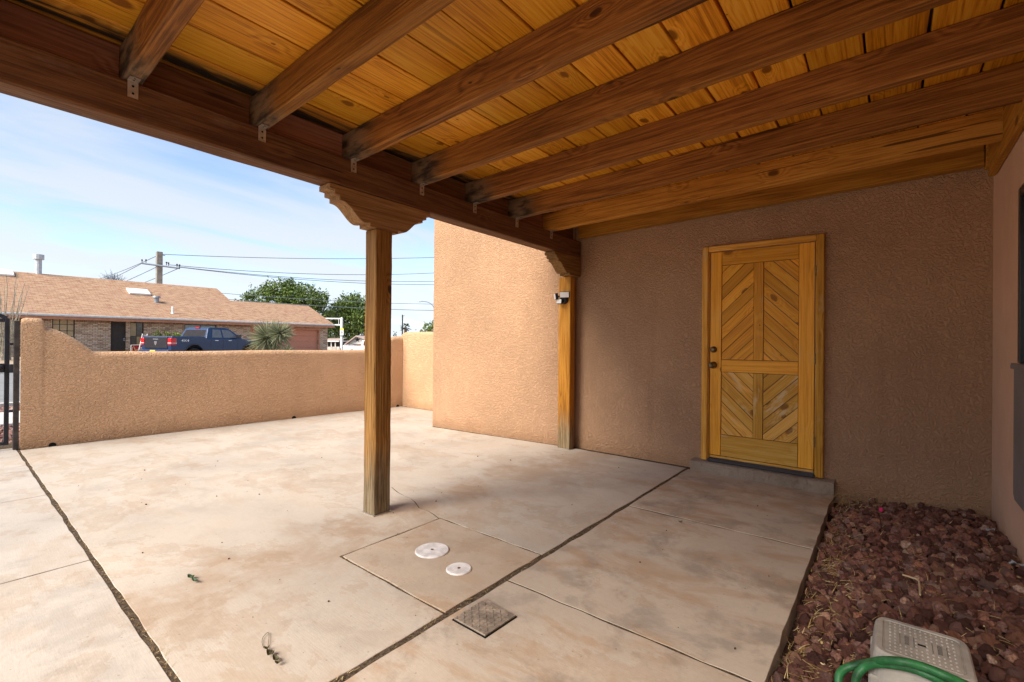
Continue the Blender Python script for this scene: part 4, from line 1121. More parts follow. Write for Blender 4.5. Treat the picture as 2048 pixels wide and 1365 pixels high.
slab_roof([(RX, HY0, roof_z(RX)), (RX, GY0, roof_z(RX)), (2*RX-EX, GY0, EZ), (2*RX-EX, HY0, EZ)], 0.06, 'roof', 'shingle', bh)
slab_roof([(RX2, GY0, roof_z(RX2)), (RX2, GY1, roof_z(RX2)), (2*RX2-EX, GY1, EZ), (2*RX2-EX, GY0, EZ)], 0.06, 'roof', 'shingle', bh)
MB().prism([(RX, roof_z(RX)-0.07), (2*RX-EX+0.6, EZ), (EX-0.6, EZ)], 'y', GY0-0.25, GY0-0.1).build('gable', 'brick', bh)
MB().prism([(RX2, roof_z(RX2)-0.07), (2*RX2-EX+0.6, EZ), (EX-0.6, EZ)], 'y', GY1-0.5, GY1-0.3).build('gable', 'brick', bh)
MB().box(EX, EX+0.13, HY0, GY1, EZ-0.10, EZ+0.02).build('gutter', 'gutter', bh, 0.02)
MB().box(EX-0.04, EX-0.001, HY0, GY1+0.02, EZ-0.27, EZ-0.065).build('fascia', 'fascia', bh)
MB().box(HX-0.28, EX-0.05, HY0, GY1, EZ-0.12, EZ-0.10).build('soffit', 'fascia', bh)
def skylight(px, py, w, d):
    c = on_roof(px, py); m = MB()
    n = Vector((SL, 0, 1)).normalized(); ex = Vector((-1, 0, SL)).normalized(); ey = Vector((0, 1, 0))
    mtx = Matrix(((ex.x, ey.x, n.x, c[0]), (ex.y, ey.y, n.y, c[1]), (ex.z, ey.z, n.z, c[2]), (0, 0, 0, 1)))
    s_ = m.box(-d/2, d/2, -w/2, w/2, 0.0, 0.16, mtx).build('skylight', 'white_paint', rf, 0.05, 2)
skylight(277, 586, 1.25, 1.1); skylight(-2, 547, 1.3, 1.1)
c = on_roof(313, 605)
MB().cyl((c[0], c[1], c[2]-0.1), 0.16, 0.42, 'z', 12).cyl((c[0], c[1], c[2]+0.32), 0.26, 0.12, 'z', 12, 0.22).build('roof_vent', 'grey_vent', rf)
c = on_roof(345, 627)
MB().cyl((c[0], c[1], c[2]-0.1), 0.06, 0.58, 'z', 8).cyl((c[0], c[1], c[2]-0.1), 0.14, 0.16, 'z', 8, 0.08).build('vent_pipe', 'white_paint', rf)
fx, fy = RX, on_x(77, 543, RX)[1]
MB().cyl((fx, fy, roof_z(RX)-0.2), 0.17, 1.25, 'z', 12).cyl((fx, fy, roof_z(RX)+0.95), 0.28, 0.33, 'z', 12).build('flue_pipe', 'gutter', bh)

# ---- blue pickup truck on the drive
truck = thing('pickup_truck', 'dark blue crew cab pickup truck parked before the brick house', 'truck')
HWD = 1.0
body = [(0.10, 0.62), (0.06, 0.95), (0.10, 1.42), (1.98, 1.40), (2.02, 1.33), (4.30, 1.33), (5.55, 1.24), (5.78, 1.08), (5.82, 0.62), (5.50, 0.48)]
body += [(4.86+0.56*math.cos(a), 0.44+0.56*math.sin(a)) for a in np.linspace(0.15, PI-0.15, 11)]
body += [(4.2, 0.46), (1.95, 0.46)]
body += [(1.32+0.56*math.cos(a), 0.44+0.56*math.sin(a)) for a in np.linspace(0.15, PI-0.15, 11)]
body += [(0.6, 0.52)]
MB().prism(body, 'y', -HWD, HWD).build('body', 'truck_paint', truck, 0.05, 2, ang=0.9)
MB().box(0.16, 1.92, -0.80, 0.80, 1.405, 1.428).build('bed_cover', 'truck_dark', truck, 0.01)
# cab with leaning sides
bm = bmesh.new()
low = [(2.03, 1.32), (4.42, 1.32)]; 
def cabring(x, zlo, zhi, wl, wh): return [bm.verts.new((x, -wl, zlo)), bm.verts.new((x, -wh, zhi)), bm.verts.new((x, wh, zhi)), bm.verts.new((x, wl, zlo))]
rr = [cabring(2.05, 1.30, 1.34, 0.97, 0.96), cabring(2.28, 1.30, 1.86, 0.97, 0.80), cabring(2.45, 1.30, 1.93, 0.97, 0.77), cabring(3.35, 1.30, 1.95, 0.97, 0.77), cabring(3.62, 1.30, 1.90, 0.97, 0.78), cabring(4.42, 1.30, 1.34, 0.97, 0.94)]
for a, b in zip(rr, rr[1:]):
    for k in range(3): bm.faces.new((a[k], b[k], b[k+1], a[k+1]))
bm.faces.new(rr[0]); bm.faces.new(rr[-1][::-1])
bmesh.ops.recalc_face_normals(bm, faces=bm.faces[:]); bevel_bm(bm, 0.025, 2, 0.35)
me = bpy.data.meshes.new('cab'); bm.to_mesh(me); bm.free(); link_mesh('cab', me, 'truck_paint', truck)
def cab_y(z): return 0.97-(0.97-0.785)*(z-1.30)/(1.91-1.30)
for sg in (-1, 1):
    for nm, poly in (('rear_window', [(2.42, 1.38), (3.02, 1.38), (3.02, 1.82), (2.55, 1.83)]), ('front_window', [(3.12, 1.38), (4.08, 1.38), (3.58, 1.80), (3.12, 1.82)])):
        m = MB()
        a = [m.bm.verts.new((x, sg*(cab_y(z)+0.012), z)) for x, z in poly]; b = [m.bm.verts.new((x, sg*(cab_y(z)-0.03), z)) for x, z in poly]
        m.bm.faces.new(a); m.bm.faces.new(b[::-1])
        for i in range(4): m.bm.faces.new((a[i], a[(i+1) % 4], b[(i+1) % 4], b[i]))
        m.build(nm, 'truck_side_glass', truck)
    for x in (2.42, 3.30): MB().box(x+0.1, x+0.32, sg*1.0-0.02 if sg > 0 else -1.025, 1.025 if sg > 0 else -0.98, 1.20, 1.235).build('door_handle', 'chrome', truck, 0.006)
    for x in (2.30, 3.07, 4.05): MB().box(x-0.006, x+0.006, sg*1.001-0.004, sg*1.001+0.004, 0.58, 1.31).build('door_seam', 'truck_dark', truck)
    MB().box(3.90, 4.04, sg*1.14-0.13, sg*1.14+0.13, 1.36, 1.58).build('mirror', 'truck_dark', truck, 0.03, 2)
    MB().box(0.03, 0.34, sg*0.90-0.115, sg*0.90+0.115, 0.98, 1.33).build('tail_light', 'tail_red', truck, 0.03, 2)
    MB().box(0.02, 0.36, sg*0.905-0.116, sg*0.905+0.116, 1.05, 1.10).build('reverse_light', 'white_paint', truck, 0.02)
    for x in (1.32, 4.86):
        w = MB().tube([(x, sg*1.02, 0.41), (x, sg*1.0, 0.41), (x, sg*0.76, 0.41)], [0.37, 0.41, 0.41], 24).build('wheel', 'rubber', truck)
        MB().tube([(x, sg*1.03, 0.41), (x, sg*1.015, 0.41)], [0.10, 0.26], 16).build('rim', 'chrome', w)
        MB().tube([(x+0.57*math.cos(a), sg*1.0, 0.44+0.57*math.sin(a)) for a in np.linspace(0.1, PI-0.1, 13)], 0.035, 6).build('wheel_flare', 'truck_dark', truck)
# rear window, brake lamp, tailgate, bumper, plate
m = MB(); pts = [(2.085, 0.80, 1.40), (2.085, -0.80, 1.40), (2.262, -0.70, 1.80), (2.262, 0.70, 1.80)]
a = [m.bm.verts.new((x-0.014, y, z)) for x, y, z in pts]; b = [m.bm.verts.new((x+0.05, y, z)) for x, y, z in pts]
m.bm.faces.new(a); m.bm.faces.new(b[::-1])
for i in range(4): m.bm.faces.new((a[i], a[(i+1) % 4], b[(i+1) % 4], b[i]))
m.build('back_window', 'truck_glass', truck)
MB().box(2.30, 2.40, -0.14, 0.14, 1.88, 1.945).build('brake_lamp', 'tail_red', truck, 0.01)
tg = MB().box(0.035, 0.12, -0.76, 0.76, 0.80, 1.39).build('tailgate', 'truck_dark', truck, 0.03, 2)
MB().box(0.02, 0.05, -0.17, 0.17, 1.24, 1.29).build('tailgate_handle', 'chrome', tg, 0.008)
MB().prism([(-0.07, 1.16), (0.07, 1.16), (0.08, 1.08), (0.04, 0.99), (0, 0.96), (-0.04, 0.99), (-0.08, 1.08)], 'x', 0.018, 0.036).build('emblem', 'chrome', tg, 0.01)
bp = MB().box(-0.10, 0.28, -1.0, 1.0, 0.50, 0.74).build('rear_bumper', 'truck_paint', truck, 0.05, 2)
MB().box(-0.118, -0.10, -0.17, 0.17, 0.56, 0.72).build('licence_plate', 'plate_yellow', bp)
def text_mesh(name, body_, size, mat, parent, basis, extrude=0.004):
    cu = bpy.data.curves.new(name, 'FONT'); cu.body = body_; cu.size = size; cu.extrude = extrude; cu.align_x = 'CENTER'; cu.align_y = 'CENTER'; cu.resolution_u = 3
    o = bpy.data.objects.new(name, cu); me = bpy.data.meshes.new_from_object(o); bpy.data.objects.remove(o); bpy.data.curves.remove(cu)
    me.name = name
    return link_mesh(name, me, mat, parent, basis)
text_mesh('side_lettering', '4X4', 0.17, 'chrome', truck, Matrix(((1, 0, 0, 0.80), (0, 0, -1, -1.006), (0, 1, 0, 1.20), (0, 0, 0, 1))) @ Matrix.Scale(1.5, 4, (1, 0, 0)))
p = P(340, 690, 23.2); hd = Vector((-0.40, 0.9165))
# rear right corner of the truck at p; forward = hd, right side = towards the street
right = Vector((hd.y, -hd.x))
org = Vector((p[0], p[1])) - right*1.0
truck.matrix_basis = Matrix(((hd.x, -right.x, 0, org.x), (hd.y, -right.y, 0, org.y), (0, 0, 1, -0.06), (0, 0, 0, 1)))

# ---- yard things
def blades(name, centre, n, L, w, mat, parent, up_bias=0.15, lo_el=-0.9):
    V, F = [], []
    for _ in range(n):
        a = random.uniform(0, 2*PI); el = math.asin(max(-0.95, min(1, random.uniform(lo_el, 1)+up_bias*0)))
        d = np.array([math.cos(a)*math.cos(el), math.sin(a)*math.cos(el), math.sin(el)])
        s_ = np.cross(d, rng.normal(0, 1, 3)); s_ /= np.linalg.norm(s_)
        l_ = L*random.uniform(0.82, 1.08); k = len(V); c = np.array(centre)
        for t, ww in ((0.06, w), (0.55, w*0.8), (1.0, w*0.12)):
            q = c + d*l_*t - np.array([0, 0, 0.05*l_*t*t]); V += [q-s_*ww, q+s_*ww]
        for i in range(2): F.append((k+2*i, k+2*i+1, k+2*i+3, k+2*i+2))
    return raw(name, V, F, mat, parent)
yc = P(537, 672, 20.5)
yu = thing('yucca_plant', 'round spiky pale green yucca standing before the garage', 'yucca', (yc[0], yc[1], 0))
MB().tube([(yc[0], yc[1], -0.15), (yc[0], yc[1], yc[2])], [0.17, 0.13], 10).build('trunk', 'bark', yu)
blades('leaf_head', (yc[0], yc[1], yc[2]-0.08), 620, 0.92, 0.016, 'yucca_leaf', yu)
yc2 = P(560, 667, 20.3)
blades('leaf_head', (yc2[0], yc2[1], yc2[2]), 420, 0.66, 0.016, 'yucca_leaf', yu)
for px, py, L in ((512, 706, 0.55), (548, 706, 0.45), (575, 704, 0.4)):
    c = P(px, py, 20.3); blades('dry_skirt', tuple(c), 170, L, 0.014, 'yucca_dry' if px < 530 else 'yucca_leaf', yu)

oc = on_x(12, 713, -33.5)
ocz = ground_z(oc[0], oc[1])
oco = thing('ocotillo', 'grey leafless ocotillo with many tall wands beside the brick house', 'ocotillo', (oc[0], oc[1], ocz))
for i in range(24):
    a = 2*PI*i/24+random.uniform(-0.2, 0.2); sp = random.uniform(0.12, 0.85); h_ = random.uniform(2.4, 4.4); pts = []
    for t in np.linspace(0, 1, 8):
        pts.append((oc[0]+math.cos(a)*(0.12+sp*t**1.3)+random.gauss(0, 0.03), oc[1]+math.sin(a)*(0.12+sp*t**1.3)+random.gauss(0, 0.03), ocz-0.05+h_*t))
    MB().tube(pts, [0.032-0.023*t for t in np.linspace(0, 1, 8)], 5).build('stem', 'ocotillo_bark', oco)

def leaf_cloud(name, blobs, n, size, mat, parent, flat=0.6, shell=0.35):
    """leaf-sized faces spread through the volume of several lumps, denser to the outside, leaving gaps"""
    V, F = [], []
    wts = np.array([b[3]*b[4]*b[5] for b in blobs])**0.7; wts /= wts.sum()
    cl = []
    for bi in rng.choice(len(blobs), max(8, n//26), p=wts):
        x, y, z, a, b, c = blobs[bi]; d = rng.normal(0, 1, 3); d /= np.linalg.norm(d); r = rng.uniform(shell, 1)**0.5
        cl.append((np.array([x, y, z])+d*r*np.array([a, b, c]), min(a, b, c)*rng.uniform(0.10, 0.24)))
    for _ in range(n):
        c, s = cl[rng.integers(len(cl))]; p = c+rng.normal(0, s, 3)
        u = rng.normal(0, 1, 3); u /= np.linalg.norm(u); w = np.cross(u, rng.normal(0, 1, 3)); w /= np.linalg.norm(w); w *= flat
        q = size*rng.uniform(0.6, 1.3); k = len(V)
        V += [p-u*q, p-w*q*0.7, p+u*q, p+w*q*0.7]; F.append((k, k+1, k+2, k+3))
    return raw(name, V, F, mat, parent)
def shrub(px0, px1, ytop, X, mat, label, group=None, n=700):
    a, b = on_x(px0, ytop, X), on_x(px1, ytop, X); c = (a+b)/2; w = abs(b[1]-a[1])/2; z1 = c[2]; z0 = ground_z(c[0], c[1])
    t = thing('shrub', label, 'shrub', (c[0], c[1], z0), group)
    leaf_cloud('foliage', [(c[0]+rng.normal(0, .1), c[1]+d*w*0.55, z0+(z1-z0)*0.55, w*0.5+0.2, w*0.5, (z1-z0)*0.45) for d in (-1, 0, 1)], n, 0.07, mat, t)
    for k in range(4):
        MB().tube([(c[0], c[1], z0-0.05), (c[0]+rng.normal(0, 0.2), c[1]+rng.normal(0, w*0.5), z0+(z1-z0)*0.7)], [0.03, 0.01], 5).build('stem', 'bark', t)
shrub(298, 325, 660, -36.6, 'shrub_leaf', 'grey-green shrub by the brick wall left of the hedge, behind the truck bed')
shrub(322, 372, 662, -36.2, 'shrub_leaf', 'low yellow-green hedge under the brick wall behind the truck bed', n=1100)

# red sign with white frame and white script, and the white metal stand at the truck's tail
a, b = on_x(262, 691, -35.5), on_x(286, 688, -35.5)
sg_ = thing('yard_sign', 'dark red yard sign with white frame and pale script by the front door', 'sign', (-35.5, (a[1]+b[1])/2, ground_z(-35.5, 7)))
z1 = a[2]; z0 = z1-0.62
MB().box(-35.52, -35.50, a[1], b[1], z0, z1).build('panel', 'sign_red', sg_)
MB().tube([(-35.49, a[1], ground_z(-35.5, 7)-0.05), (-35.49, a[1], z1+0.01), (-35.49, b[1], z1+0.03), (-35.49, b[1], ground_z(-35.5, 7)-0.05)], 0.018, 6).build('frame', 'white_paint', sg_)
w_ = b[1]-a[1]
scr = [(-35.485, a[1]+w_*u, z0+0.62*v) for u, v in ((0.12, 0.45), (0.10, 0.7), (0.22, 0.85), (0.32, 0.65), (0.40, 0.35), (0.50, 0.62), (0.55, 0.42), (0.62, 0.66), (0.68, 0.48), (0.75, 0.72), (0.80, 0.52), (0.90, 0.78))]
MB().tube(spline(scr, 4), 0.016, 5).build('script', 'twig', sg_)
a = on_x(288, 668, -32.5); b = on_x(283, 702, -32.5); gz = ground_z(-32.5, 7)
ld = thing('metal_stand', 'narrow white metal lattice stand behind the truck tail', 'stand', (-32.5, a[1], gz))
h_ = a[2]-gz
for dy in (0.0, 0.22):
    MB().tube([(-32.5, a[1]-0.30+dy, gz), (-32.5, a[1]-0.06+dy, a[2])], 0.022, 6).build('rail', 'white_paint', ld)
for i in range(8):
    t = (i+0.5)/8; y = a[1]-0.30+0.24*t
    MB().tube([(-32.5, y, gz+h_*t), (-32.5, y+0.22, gz+h_*t)], 0.016, 5).build('rung', 'white_paint', ld)

# ---- utility poles and wires
pc = P(318, 560, 41.5)
ptop = P(318, 504, 41.5)[2]
def upole(x, y, top, label):
    t = thing('utility_pole', label, 'pole', (x, y, ground_z(x, y)))
    MB().box(x-0.20, x+0.20, y-0.22, y+0.22, ground_z(x, y)-0.3, top).build('shaft', 'pole_wood', t, 0.03)
    MB().tube([(x, y-0.22, top-0.22), (x+0.05, y+0.42, top-0.28)], 0.035, 6).build('insulator', 'steel_blue', t)
    return t
up1 = upole(pc[0], pc[1], ptop, 'grey utility pole with one cross arm rising behind the brick house roof')
ca, cb = P(284, 527, 41.2), P(359, 537, 41.2)
MB().tube([ca, cb], 0.085, 6).build('cross_arm', 'steel_blue', up1)
for px, py in ((284, 526), (292, 526), (333, 531), (337, 532), (354, 535), (359, 536)):
    q = P(px, py, 41.2); MB().tube([q, (q[0], q[1], q[2]+0.16), (q[0], q[1], q[2]+0.22), (q[0], q[1], q[2]+0.30)], [0.03, 0.03, 0.075, 0.05], 8).build('insulator', 'black_plastic', up1)
up2p = P(1180, 560, 62)
up2 = upole(up2p[0], up2p[1], P(1180, 480, 62)[2], 'far grey utility pole beyond the stucco house wall')
MB().tube([P(1150, 512, 62), P(1215, 512, 62)], 0.085, 6).build('cross_arm', 'steel_blue', up2)
def wire(p0, p1, sag, label, group, r=0.028):
    p0, p1 = np.array(p0), np.array(p1); pts = []
    for t in np.linspace(0, 1, 25): pts.append(p0+(p1-p0)*t-np.array([0, 0, sag*4*t*(1-t)]))
    tag(MB().tube(pts, r, 5).build('power_line', 'wire'), label, 'wire', group)
wire(P(324, 509, 41.3), P(1180, 494, 62), 0.9, 'top power line from the tip of the utility pole', None)
wire(P(337, 530, 41.2), P(1160, 512, 62), 1.6, 'power line from the middle of the cross arm running past the porch post', None)
for d in (0, 1): wire(P(356+4*d, 534+1*d, 41.2), P(1185+20*d, 535+10*d, 62), 1.6, '%s power line of the pair from the right end of the cross arm' % ('upper', 'lower')[d], 'paired lines at the cross arm end')
for (px, py, ex, ey, wl_) in ((284, 527, 150, 585, 'left end of the cross arm'), (316, 533, 170, 590, 'middle of the cross arm'), (355, 538, 190, 596, 'right end of the cross arm'), (316, 511, 170, 565, 'pole tip')):
    wire(P(px, py, 41.2), P(ex, ey, 75), 0.3, 'power line dropping from the %s behind the brick roof ridge' % wl_, 'lines dropping behind the roof', 0.03)
wire(P(380, 581, 58), P(1000, 609, 66), 0.55, 'thin cable crossing before the green trees, the upper of two', None, 0.032)
wire(P(380, 592, 58), P(1000, 622, 66), 0.55, 'thin cable crossing before the green trees, the lower of two', None, 0.036)

# ---- trees
def tree(name, label, blobs, n, size, mat, base, group=None, r=0.3, cat='tree'):
    bx, by = base; z0 = ground_z(bx, by)
    t = thing(name, label, cat, (bx, by, z0), group)
    zc = min(b[2] for b in blobs)
    MB().tube([(bx, by, z0-0.1), (bx+0.1, by, z0+(zc-z0)*0.5), (bx, by+0.1, zc)], [r, r*0.8, r*0.6], 10).build('trunk', 'bark', t)
    for b in blobs: MB().tube([(bx, by, z0+(zc-z0)*0.6), ((bx+b[0])/2, (by+b[1])/2, (zc+b[2])/2-0.2), b[:3]], [r*0.5, r*0.35, r*0.1], 6).build('limb', 'bark', t)
    leaf_cloud('crown', blobs, n, size, mat, t)
    return t
def px_blobs(items, D):
    """lumps given by picture centre and radius, all about D metres away, spread in depth"""
    out = []
    for px, py, r in items:
        d = D+random.uniform(-2, 2); q = P(px, py, d); R_ = r*d/FPX
        out.append((q[0], q[1], q[2], R_*1.1, R_*1.1, R_))
    return out
b1 = px_blobs([(520, 606, 30), (548, 585, 24), (585, 590, 28), (610, 602, 34), (560, 616, 34), (505, 602, 16), (596, 632, 34), (635, 602, 20), (645, 625, 26), (574, 574, 16)], 74)
bp_ = P(585, 690, 74); tree('broadleaf_tree', 'large rounded green tree behind the garage roof', b1, 15000, 0.23, 'tree_leaf', (bp_[0], bp_[1]))
b2 = px_blobs([(700, 605, 22), (690, 622, 26), (718, 625, 28), (672, 640, 28), (705, 650, 34), (735, 640, 30), (745, 610, 20), (680, 668, 26), (725, 672, 24)], 78)
bp_ = P(705, 690, 78); tree('broadleaf_tree', 'second green tree beside the traffic pole, next to the porch post', b2, 13000, 0.23, 'tree_leaf', (bp_[0], bp_[1]))
# bare tree behind the ridge
bq = P(228, 560, 62); bt = thing('bare_tree', 'bare twiggy tree top showing over the brick house ridge', 'tree', (bq[0], bq[1], ground_z(bq[0], bq[1])))
MB().tube([(bq[0], bq[1], -0.1), (bq[0], bq[1], bq[2]-1.0)], [0.28, 0.16], 8).build('trunk', 'bark', bt)
m = MB()
for i in range(46):
    a = random.uniform(0, 2*PI); e = random.uniform(0.25, 1.4); L = random.uniform(1.0, 2.1)*(0.75+0.4*math.sin(e)); p0 = np.array([bq[0], bq[1], bq[2]-1.1+random.uniform(0, 0.5)])
    d = np.array([math.cos(a)*math.cos(e), math.sin(a)*math.cos(e), math.sin(e)]); p1 = p0+d*L*0.5+rng.normal(0, 0.08, 3); p2 = p0+d*L+rng.normal(0, 0.15, 3)
    m.tube([p0, p1, p2], [0.05, 0.035, 0.016], 5)
    for k in range(2): m.tube([p1, p1+(d+rng.normal(0, 0.5, 3))*L*0.4], [0.026, 0.012], 4)
m.build('branches', 'steel_blue', bt)

# ---- the far corner: traffic pole, white-gabled house, dark carport house, stone wall, cars
def fz(D, px): q = P(px, 690, D); return ground_z(q[0], q[1])
tpz = P(683, 690, 58); tpt = P(683, 637, 58)[2]; tz = ground_z(tpz[0], tpz[1])
tr = thing('traffic_pole', 'white steel traffic pole with a mast arm and a sign beside the garage', 'pole', (tpz[0], tpz[1], tz))
MB().cyl((tpz[0], tpz[1], tz-0.2), 0.15, tpt-tz+0.2, 'z', 12).build('shaft', 'white_paint', tr)
MB().cyl((tpz[0], tpz[1], tpt-0.02), 0.17, 0.12, 'z', 12, 0.08).build('cap', 'white_paint', tr)
for (ya, yb) in ((638, 636.5), (650.5, 650)):
    MB().tube([P(682, ya, 58), P(600, yb, 58)], [0.085, 0.06], 8).build('mast_arm', 'white_paint', tr)
MB().tube([P(677.5, 638, 58), P(677.5, 651, 58)], 0.04, 6).build('brace', 'white_paint', tr)
def cam_panel(px0, px1, py0, py1, D, mat, parent, nm, t=0.04):
    """a flat sign panel squarely facing the patio"""
    a, b, c, d = P(px0, py1, D), P(px1, py1, D), P(px1, py0, D), P(px0, py0, D)
    n = np.cross(b-a, d-a); n /= np.linalg.norm(n); m = MB()
    v0 = [m.bm.verts.new(q) for q in (a, b, c, d)]; v1 = [m.bm.verts.new(np.array(q)+n*t) for q in (a, b, c, d)]
    m.bm.faces.new(v0); m.bm.faces.new(v1[::-1])
    for i in range(4): m.bm.faces.new((v0[i], v0[(i+1) % 4], v1[(i+1) % 4], v1[i]))
    return m.build(nm, mat, parent)
sp_ = cam_panel(680.2, 687.2, 660.3, 670.6, 57.7, 'white_paint', tr, 'sign_panel')
cam_panel(680.2, 687.4, 657.3, 660.2, 57.7, 'sign_yellow', tr, 'sign_panel')
mk = [P(x, y, 57.66) for x, y in ((682.3, 667.5), (682.2, 665.0), (683.4, 663.6), (684.8, 664.5), (684.6, 666.0), (683.6, 666.6), (684.4, 667.6))]
MB().tube(spline(mk, 3), 0.03, 5).build('sign_mark', 'black_plastic', sp_)
cam_panel(681, 686.5, 671.4, 673.4, 57.7, 'steel_blue', tr, 'push_button_box', 0.2)

# white-gabled house
G = 66.0
gc = P(723, 690, G); gz = ground_z(gc[0], gc[1])
gh = thing('gabled_house', 'small house with a white siding gable and dark star below the trees', 'house', (gc[0], gc[1], gz))
ex = np.array([RT[0], RT[1], 0]); ex /= np.linalg.norm(ex); ey = np.array([FW[0], FW[1], 0]); ey /= np.linalg.norm(ey)
def hp(u, v, z): q = np.array([gc[0], gc[1], 0])+ex*u+ey*v; return (q[0], q[1], z)
zp, ze = P(714, 671.5, G)[2], P(714, 688.5, G)[2]
u0, up_, u1 = (693-723)*G/FPX, (714-723)*G/FPX, (760-723)*G/FPX
def quadprism(m, ring, depth):
    a = [m.bm.verts.new(hp(u, 0.0, z)) for u, z in ring]; b = [m.bm.verts.new(hp(u, depth, z)) for u, z in ring]
    m.bm.faces.new(a); m.bm.faces.new(b[::-1])
    for i in range(len(a)): m.bm.faces.new((a[i], b[i], b[(i+1) % len(a)], a[(i+1) % len(a)]))
    return m
quadprism(MB(), [(u0+0.3, gz-0.2), (u1-0.3, gz-0.2), (u1-0.3, ze), (u0+0.3, ze)], 8).build('wall', 'far_brick', gh)
gb = quadprism(MB(), [(u0+0.2, ze), (u1, ze), (u1, zp-0.35), (up_+2.0, zp-0.6), (up_, zp-0.12)], 0.25).build('gable', 'far_siding', gh)
m = MB()
for (ua, za), (ub, zb_) in (((u0-0.15, ze-0.02), (up_, zp)), ((up_, zp), (u1, ze+0.2))):
    a = [m.bm.verts.new(hp(*q)) for q in ((ua, -0.5, za), (ub, -0.5, zb_), (ub, 8.5, zb_), (ua, 8.5, za))]; b = [m.bm.verts.new((v.co.x, v.co.y, v.co.z-0.16)) for v in a]
    m.bm.faces.new(a); m.bm.faces.new(b[::-1])
    for i in range(4): m.bm.faces.new((a[i], a[(i+1) % 4], b[(i+1) % 4], b[i]))
m.build('roof', 'far_roof', gh)
q = hp(up_+0.05, 7.0, 0); m = MB()
quadprism(m, [(up_+0.9, zp-0.3), (u1, zp+0.12), (u1, zp-0.3)], 4.0).build('roof', 'far_roof', gh)
m = MB(); sc_ = np.array(hp(up_+0.05, -0.04, (zp+ze)/2))
for k in range(5):
    a = PI/2+2*PI*k/5; b_ = a+PI/5; r1, r2 = 0.42, 0.14
    pts = [sc_, sc_+ex*r2*math.cos(a-PI/5)+np.array([0, 0, r2*math.sin(a-PI/5)]), sc_+ex*r1*math.cos(a)+np.array([0, 0, r1*math.sin(a)]), sc_+ex*r2*math.cos(b_)+np.array([0, 0, r2*math.sin(b_)])]
    m.face(pts)
so = m.build('star', 'black_plastic', gb); md = so.modifiers.new('t', 'SOLIDIFY'); md.thickness = 0.03
for px in (697, 728):
    q = np.array(P(px, 690, G)); u = (px-723)*G/FPX
    quadprism(MB(), [(u, gz+0.4), (u+1.1, gz+0.4), (u+1.1, ze-0.25), (u, ze-0.25)], -0.05).build('window', 'pane_dark', gh)
# long low house with a dark carport
D = 72.0; c0 = P(668, 690, D); hz_ = ground_z(c0[0], c0[1])
lh = thing('low_house', 'low house with flat white roof edge and dark carport beyond the garage', 'house', (c0[0], c0[1], hz_))
def hp2(u, v, z): q = np.array([c0[0], c0[1], 0])+ex*u+ey*v; return (q[0], q[1], z)
def obox(m, u0, u1, v0, v1, z0, z1):
    vs_ = [m.bm.verts.new(hp2(u, v, z)) for z in (z0, z1) for v in (v0, v1) for u in (u0, u1)]
    for f in ((0, 2, 3, 1), (4, 5, 7, 6), (0, 1, 5, 4), (2, 6, 7, 3), (0, 4, 6, 2), (1, 3, 7, 5)): m.bm.faces.new([vs_[i] for i in f])
    return m
s_ = D/FPX
za, zb1, zc1 = P(668, 674.5, D)[2], P(668, 681.5, D)[2], P(668, 684, D)[2]
obox(MB(), -22*s_, 11*s_, 0, 7, hz_-0.2, zc1).build('wall', 'dark_frame', lh)
obox(MB(), -22*s_, 13*s_, -0.8, 8, zc1, zb1).build('roof_edge', 'white_paint', lh)
m = MB(); a = [m.bm.verts.new(hp2(*q)) for q in ((-22*s_, -0.8, zb1), (13*s_, -0.8, zb1), (10*s_, 4, za), (-22*s_, 4, za))]
b = [m.bm.verts.new((v.co.x, v.co.y, v.co.z-0.05)) for v in a]; m.bm.faces.new(a); m.bm.faces.new(b[::-1])
for i in range(4): m.bm.faces.new((a[i], a[(i+1) % 4], b[(i+1) % 4], b[i]))
m.build('roof', 'far_roof', lh)
for u in (-12, -4, 4): obox(MB(), u*s_, u*s_+0.12, -0.5, -0.38, hz_-0.1, zc1).build('carport_post', 'white_paint', lh)
